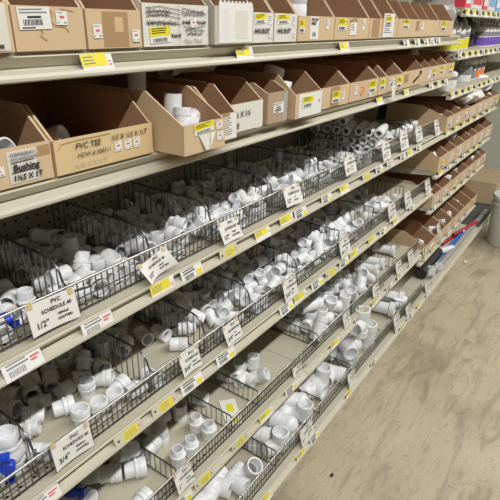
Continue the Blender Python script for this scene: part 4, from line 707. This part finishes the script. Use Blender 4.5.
TAGS = {'S1':[(98,63,'yellow'),(245,53,'yellow'),(345,45,'yellow'),(407,41,'white'),(418,40,'white'),(427,39,'white'),(433,38,'red'),(439,37,'white')],
 'S2':[(380,99,'yellow'),(407,90,'yellow'),(432,82,'white'),(440,79,'yellow'),(447,77,'white')],
 'S3':[(22,358,'red'),(97,317,'red'),(163,284,'yellow'),(192,268,'white'),(229,248,'holder'),(263,230,'yellow'),(287,218,'yellow'),(301,211,'white'),(327,197,'white'),(345,186,'yellow'),(367,173,'holder'),(380,166,'white'),(391,160,'red'),(404,152,'white'),(411,147,'yellow'),(420,142,'white')],
 'S4':[(40,494,'red'),(128,423,'holder'),(164,397,'holder'),(192,379,'white'),(226,349,'white'),(287,304,'white'),(301,290,'yellow'),(318,277,'white'),(332,266,'holder'),(345,256,'white'),(355,249,'yellow'),(373,235,'yellow'),(384,226,'white'),(397,216,'yellow'),(413,205,'white')],
 'S5':[(182,493,'white'),(204,469,'holder'),(240,434,'holder'),(267,405,'yellow'),(292,381,'white'),(336,336,'yellow'),(360,313,'white'),(366,307,'yellow'),(376,297,'yellow'),(390,284,'white'),(401,272,'yellow'),(425,250,'white'),(432,245,'yellow')],
 'S6':[(266,497,'yellow'),(302,451,'yellow'),(315,437,'white'),(350,391,'yellow'),(374,364,'white'),(402,329,'yellow'),(411,316,'white'),(419,306,'yellow')]}
rt = random.Random(4)
for lv, L in TAGS.items():
    for i, (u, v, s) in enumerate(L): price_tag(lv, u, v, s, rt, i, len(L))
for li, z in enumerate(FLV):
    xs = [2.03+.115*k for k in range(10)] if li < 3 else [2.06+.15*k for k in range(7)]
    for k, x in enumerate(xs):
        o = price_tag('S3', 250, 250, rt.choice(('yellow','white','yellow')), rt, k, 9, z=z, yf=-.345, name='%s shelf rail of far unit' % ORD[li+1], w=.062, h=.031); o.location.x = x

# ================================================================= paper cards on the wire fences
def card(lv, u, v, w, h, rows, label, lean=18, roll=0, curl=0, tape=2, name='hanging_card', cut=0):
    y = FEN[lv][0]-.008; p = at(u, v, y=y)
    o = empty('paper_card', (p.x, y, p.z), label, 'sign card', 'paper cards on the wire fences')
    M = Matrix.Rotation(math.radians(roll), 4, 'Y') @ Matrix.Translation((0,0,h/2)) @ Matrix.Rotation(math.radians(-lean), 4, 'X') @ Matrix.Translation((0,0,-h/2)) @ FACE @ Matrix.Translation((-w/2,-h/2,0))
    def bend(bm):
        for q in bm.verts:
            a = (q.co.x/w-.5); q.co.z += curl*(a*a*4-.3)*(1-q.co.y/h)
    bm = bmesh.new(); N = 10
    for n0 in (0, -.0006):
        g = [[bm.verts.new((w*i/N, h*j/4, n0)) for j in range(5)] for i in range(N+1)]
        for i in range(N):
            for j in range(4):
                q = (g[i][j], g[i+1][j], g[i+1][j+1], g[i][j+1]); bm.faces.new(q if n0 == 0 else q[::-1])
        if n0 == 0: g0 = g
    rim = lambda G: [G[i][0] for i in range(N)] + [G[N][j] for j in range(4)] + [G[i][4] for i in range(N,0,-1)] + [G[0][j] for j in range(4,0,-1)]
    r0, r1 = rim(g0), rim(g)
    for i in range(len(r0)): bm.faces.new((r0[i], r1[i], r1[(i+1)%len(r0)], r0[(i+1)%len(r0)]))
    bend(bm); bmesh.ops.transform(bm, matrix=M, verts=bm.verts); part('paper', bm, CARDP, o)
    bm = bmesh.new()
    for s, size, uu, vv in rows: add_text(bm, s, size*h, uu*w, vv*h, .0012, 0, bold=.00022)
    bend(bm); bmesh.ops.transform(bm, matrix=M, verts=bm.verts); part('lettering', bm, INK if h > .035 else GREYINK, o, smooth=False)
    for q in range(tape):
        bm = bmesh.new(); strip(bm, w*(.02+.84*q), h*(.86-.04*q), w*.1, h*.23, .0008, .0012, 0)
        bend(bm); bmesh.ops.transform(bm, matrix=M, verts=bm.verts); part('tape', bm, TAPE, o, smooth=False)
SCH = ('PVC',.2,.40,.80), ('SCHEDULE 40',.17,.20,.60)
def rows(big, a, c): return [('PVC',.19,.48,.79), ('SCHEDULE 40',.17,.26,.57), (big,.28,.10,.18), (a,.105,.58,.36), (c,.105,.56,.20)]
card('S3',52,311,.086,.052, rows('1/2"','FEMALE','ADAPTERS'), 'white paper card reading PVC schedule 40 half inch female adapters, front of third shelf', 10, 2, .004)
card('S3',154,265,.074,.040, rows('1/2"','MALE','ADAPTERS'), 'curled paper card hanging by one end from the third shelf fence, second from left', 22, -14, .02, tape=2)
card('S3',227,230,.070,.050, rows('1/2"','MALE','ADAPTERS'), 'white paper card on the third shelf fence, third from left', 20, 0, .006)
card('S3',290,195,.085,.052, rows('1/2"','45°','ELBOWS'), 'paper card with one cut corner on the third shelf fence, fourth from left', 18, 3, .005)
for i, (u, v, w, h) in enumerate(((348,165,.08,.058),(384,151,.075,.066),(402,141,.085,.066),(417,134,.08,.062),(435,128,.07,.07))): card('S3',u,v,w,h, rows('1/2"','TEES','PVC'), 'white paper card on the third shelf fence, %s from the right' % ORD[5-i], 14, 0, .004)
card('S4',71,445,.080,.052, rows('3/4"','FEMALE','ADAPTERS'), 'white paper card reading PVC schedule 40 three quarter inch female adapters, fourth shelf', 10, 2, .004)
card('S4',188,360,.062,.052, rows('3/4"','MALE','ADAPTERS'), 'white card reading male adapters on the fourth shelf fence, second from left', 16, 0, .004)
card('S4',230,331,.062,.052, rows('3/4"','90°','ELBOWS'), 'white paper card tilted on the fourth shelf fence, third from left', 18, -3, .004)
for i, (u, v, w, h) in enumerate(((288,288,.072,.062),(343,247,.078,.06),(390,212,.08,.072),(406,200,.08,.072),(426,187,.075,.068))): card('S4',u,v,w,h, rows('3/4"','TEES','PVC'), 'white paper card on the fourth shelf fence, %s from the right' % ORD[5-i], 14, 0, .004)
card('S5',182,477,.06,.055, rows('1"','MALE','ADAPTERS'), 'white paper card on the fifth shelf fence, leftmost', 16, 0, .004)
for i, (u, v, w, h) in enumerate(((296,373,.055,.06),(345,319,.06,.06),(374,293,.07,.085),(397,269,.075,.08),(409,257,.075,.07),(437,230,.06,.08))): card('S5',u,v,w,h, rows('1"','TEES','PVC'), 'white paper card on the fifth shelf fence, %s from the right' % ORD[6-i], 14, 0, .004)
for i, (u, v, w, h) in enumerate(((305,432,.085,.062),(350,378,.065,.06),(395,322,.075,.08),(407,311,.075,.07),(426,288,.08,.075))): card('S6',u,v,w,h, rows('2"','ELBOWS','PVC'), 'white paper card on the bottom shelf fence, %s from the left' % ORD[i+1], 14, 0, .004)
# a tag that fell onto the fifth shelf plate
p = at(231,412,z=LV['S5'][0]+.002); t = empty('price_tag', (p.x, p.y, p.z), 'yellow and white price tag lying flat on the bare fifth shelf plate', 'price tag')
bm = bmesh.new(); strip(bm, -.055, -.025, .11, .05, 0, .0008, 0, rot=.9, c=(0,0,0)); part('tag_card', bm, PAPER, t, smooth=False)
bm = bmesh.new(); strip(bm, 0, -.012, .034, .022, .0008, .0012, 0, rot=.9, c=(0,0,0)); part('yellow_band', bm, YEL, t, smooth=False); bm = bmesh.new(); strip(bm, -.045, -.012, .026, .018, .0008, .0012, 0, rot=.9, c=(0,0,0)); part('yellow_band', bm, YEL, t, smooth=False)

# ================================================================= base deck of the far unit
zd = LV['S6'][0]
def pipe(name, a, c, r, m, label, wall=.8):
    a, c = Vector(a), Vector(c); d = c-a; bm = bmesh.new(); L = d.length
    lathe(bm, [(r,0),(r,L),(r*wall,L),(r*wall,0)], 18, closed=True); fix(bm)
    o = link(name, mesh_of(name, bm, m), None, a); o.rotation_euler = d.to_track_quat('Z','Y').to_euler(); return tag(o, label, 'pipe', 'pipes on the low deck')
g0, g1 = at(443,270,z=zd+.024), at(490,211,z=zd+.024); g0.y = max(g0.y, -.372); g1.y = max(g1.y, -.372)
g0.z -= .006; g1.z -= .006; pipe('conduit_pipe', g0, g1, .017, GREYPIPE, 'long grey pipe lying along the front of the low deck')
g0, g1 = at(434,262,z=zd+.014), at(466,229,z=zd+.014); pipe('water_pipe', g0, g1, .012, BLUEPIPE, 'blue pipe lying on the low deck behind the grey pipe')
g0, g1 = at(442,244,z=zd+.014), at(480,218,z=zd+.014); pipe('water_pipe', g0, g1, .012, REDPIPE, 'long red pipe lying at the back of the low deck')
g0, g1 = at(453,235,z=zd+.037), at(477,222,z=zd+.037); pipe('water_pipe', g0, g1, .011, REDPIPE, 'short red pipe lying on top of the long red pipe')
g0, g1 = at(439,252,z=zd+.023), at(452,248,z=zd+.023); pipe('drain_pipe', g0, g1, .022, PVC, 'short white pipe end sticking out by the black ribbed hose')
g0, g1 = at(462,232,z=zd+.030), at(465,228,z=zd+.030); pipe('drain_pipe', g0, g1, .012, PVC, 'small white pipe end between red and blue pipes')
pts = [at(u, v, z=zd+.035) for u, v in ((421,274),(424,268),(429,262),(434,256),(438,251))]
bm = bmesh.new(); fine = []
for i in range(len(pts)-1):
    for k in range(6): fine.append(pts[i].lerp(pts[i+1], k/6))
o_ = Vector((pts[0].x, pts[0].y, FZ+zd)); tube(bm, [q-o_ for q in fine], [.030+.003*(i % 2) for i in range(len(fine))], 16); fix(bm)
tag(link('ribbed_hose', mesh_of('ribbed_hose', bm, RUBBER), None, o_), 'curved black ribbed hose lying on the low deck beside the wire fence', 'hose')
p = at(430,274,z=zd+.02); bag('plastic_bag', (p.x, p.y, FZ+zd+.001), (.05,.03,.03), BAG, 'crumpled clear plastic bag in front of the black ribbed hose', 12)
p = at(438,268,z=zd+.02); bag('plastic_bag', (p.x, p.y, FZ+zd+.001), (.05,.025,.026), BAG, 'small clear plastic bag at the front edge of the low deck', 14)
# big carton at the far end, bucket, floor bits
p = at(476,199,z=zd); bm = bmesh.new(); box(bm, 0, .5, -.38, -.02, 0, .17); bmesh.ops.bevel(bm, geom=bm.edges[:], offset=.003, segments=1, affect='EDGES'); fix(bm)
o_ = tag(link('cardboard_carton', mesh_of('cardboard_carton', bm, CARD_OUT, False), None, (3.78, 0, FZ+zd+.001)), 'large closed tan cardboard carton lying on the dark deck at the far end', 'box')
for y0_, y1_ in ((-.38,-.202),(-.198,-.02)):
    bm = bmesh.new(); box(bm, 0, .5, y0_, y1_, .1705, .174); part('lid_flap', bm, CARD_BRN, o_, smooth=False)
p = Vector((3.42,-.575,0))
bm = bmesh.new(); r, h = .145, .37
lathe(bm, [(0,0),(r*.88,0),(r*.9,.004),(r,h*.8),(r*1.0,h*.81),(r*1.05,h*.815),(r*1.05,h*.84),(r*1.01,h*.845),(r*1.01,h*.93),(r*1.06,h*.935),(r*1.06,h*.97),(r*1.03,h),(r*.97,h),(r*.96,h*.9),(r*.86,.012),(0,.012)], 40); fix(bm)
tag(link('bucket', mesh_of('bucket', bm, BUCKET), None, (p.x, p.y, 0)), 'white plastic bucket standing on the floor at the far right end of the aisle', 'bucket')
def debris(u, v, m, label, s=.006):
    p = at(u, v, z=-FZ+.003); bm = bmesh.new(); bmesh.ops.create_icosphere(bm, subdivisions=2, radius=1)
    for q in bm.verts: q.co.x *= s*1.5; q.co.y *= s; q.co.z *= s*.5
    bmesh.ops.translate(bm, verts=bm.verts, vec=(0,0,s*.5)); tag(link('floor_scrap', mesh_of('floor_scrap', bm, m), None, (p.x, p.y, 0)), label, 'scrap')
debris(332,475,RUBBER,'small black scrap on the concrete floor in front of the bottom shelf'); debris(390,279,RUBBER,'tiny dark scrap on the floor near the middle of the aisle',.004) if False else None
debris(465,262,PAPER,'small white scrap on the floor beside the low deck',.012)

# ================================================================= light, world, camera
w = bpy.data.worlds.new('World'); bpy.context.scene.world = w; w.use_nodes = True
w.node_tree.nodes['Background'].inputs[0].default_value = (1.0,.985,.94,1); w.node_tree.nodes['Background'].inputs[1].default_value = WORLD
def strip_light(x, y, z, L, e, wd=.09):
    l = bpy.data.lights.new('ceiling_strip_lamp', 'AREA'); l.shape = 'RECTANGLE'; l.size = L; l.size_y = wd; l.energy = e; l.color = (1.0,.985,.945)
    o = bpy.data.objects.new('ceiling_strip_lamp', l); C.objects.link(o); o.location = (x, y, z)
for i in range(5): strip_light(-2.2+i*2.44, -1.88, 3.22, 2.35, LAMP)
cam = bpy.data.cameras.new('camera'); co = bpy.data.objects.new('camera', cam); C.objects.link(co)
cam.sensor_width = 36; cam.sensor_fit = 'HORIZONTAL'; cam.lens = FPX/500*36; cam.clip_start = .01; cam.clip_end = 60
co.matrix_world = Matrix(((RR[0][0],-RR[1][0],-RR[2][0],CAM.x),(RR[0][1],-RR[1][1],-RR[2][1],CAM.y),(RR[0][2],-RR[1][2],-RR[2][2],CAM.z),(0,0,0,1)))
s = bpy.context.scene; s.camera = co
s.view_settings.view_transform = 'Standard'; s.view_settings.look = 'None'; s.view_settings.gamma = 1; s.view_settings.exposure = 0
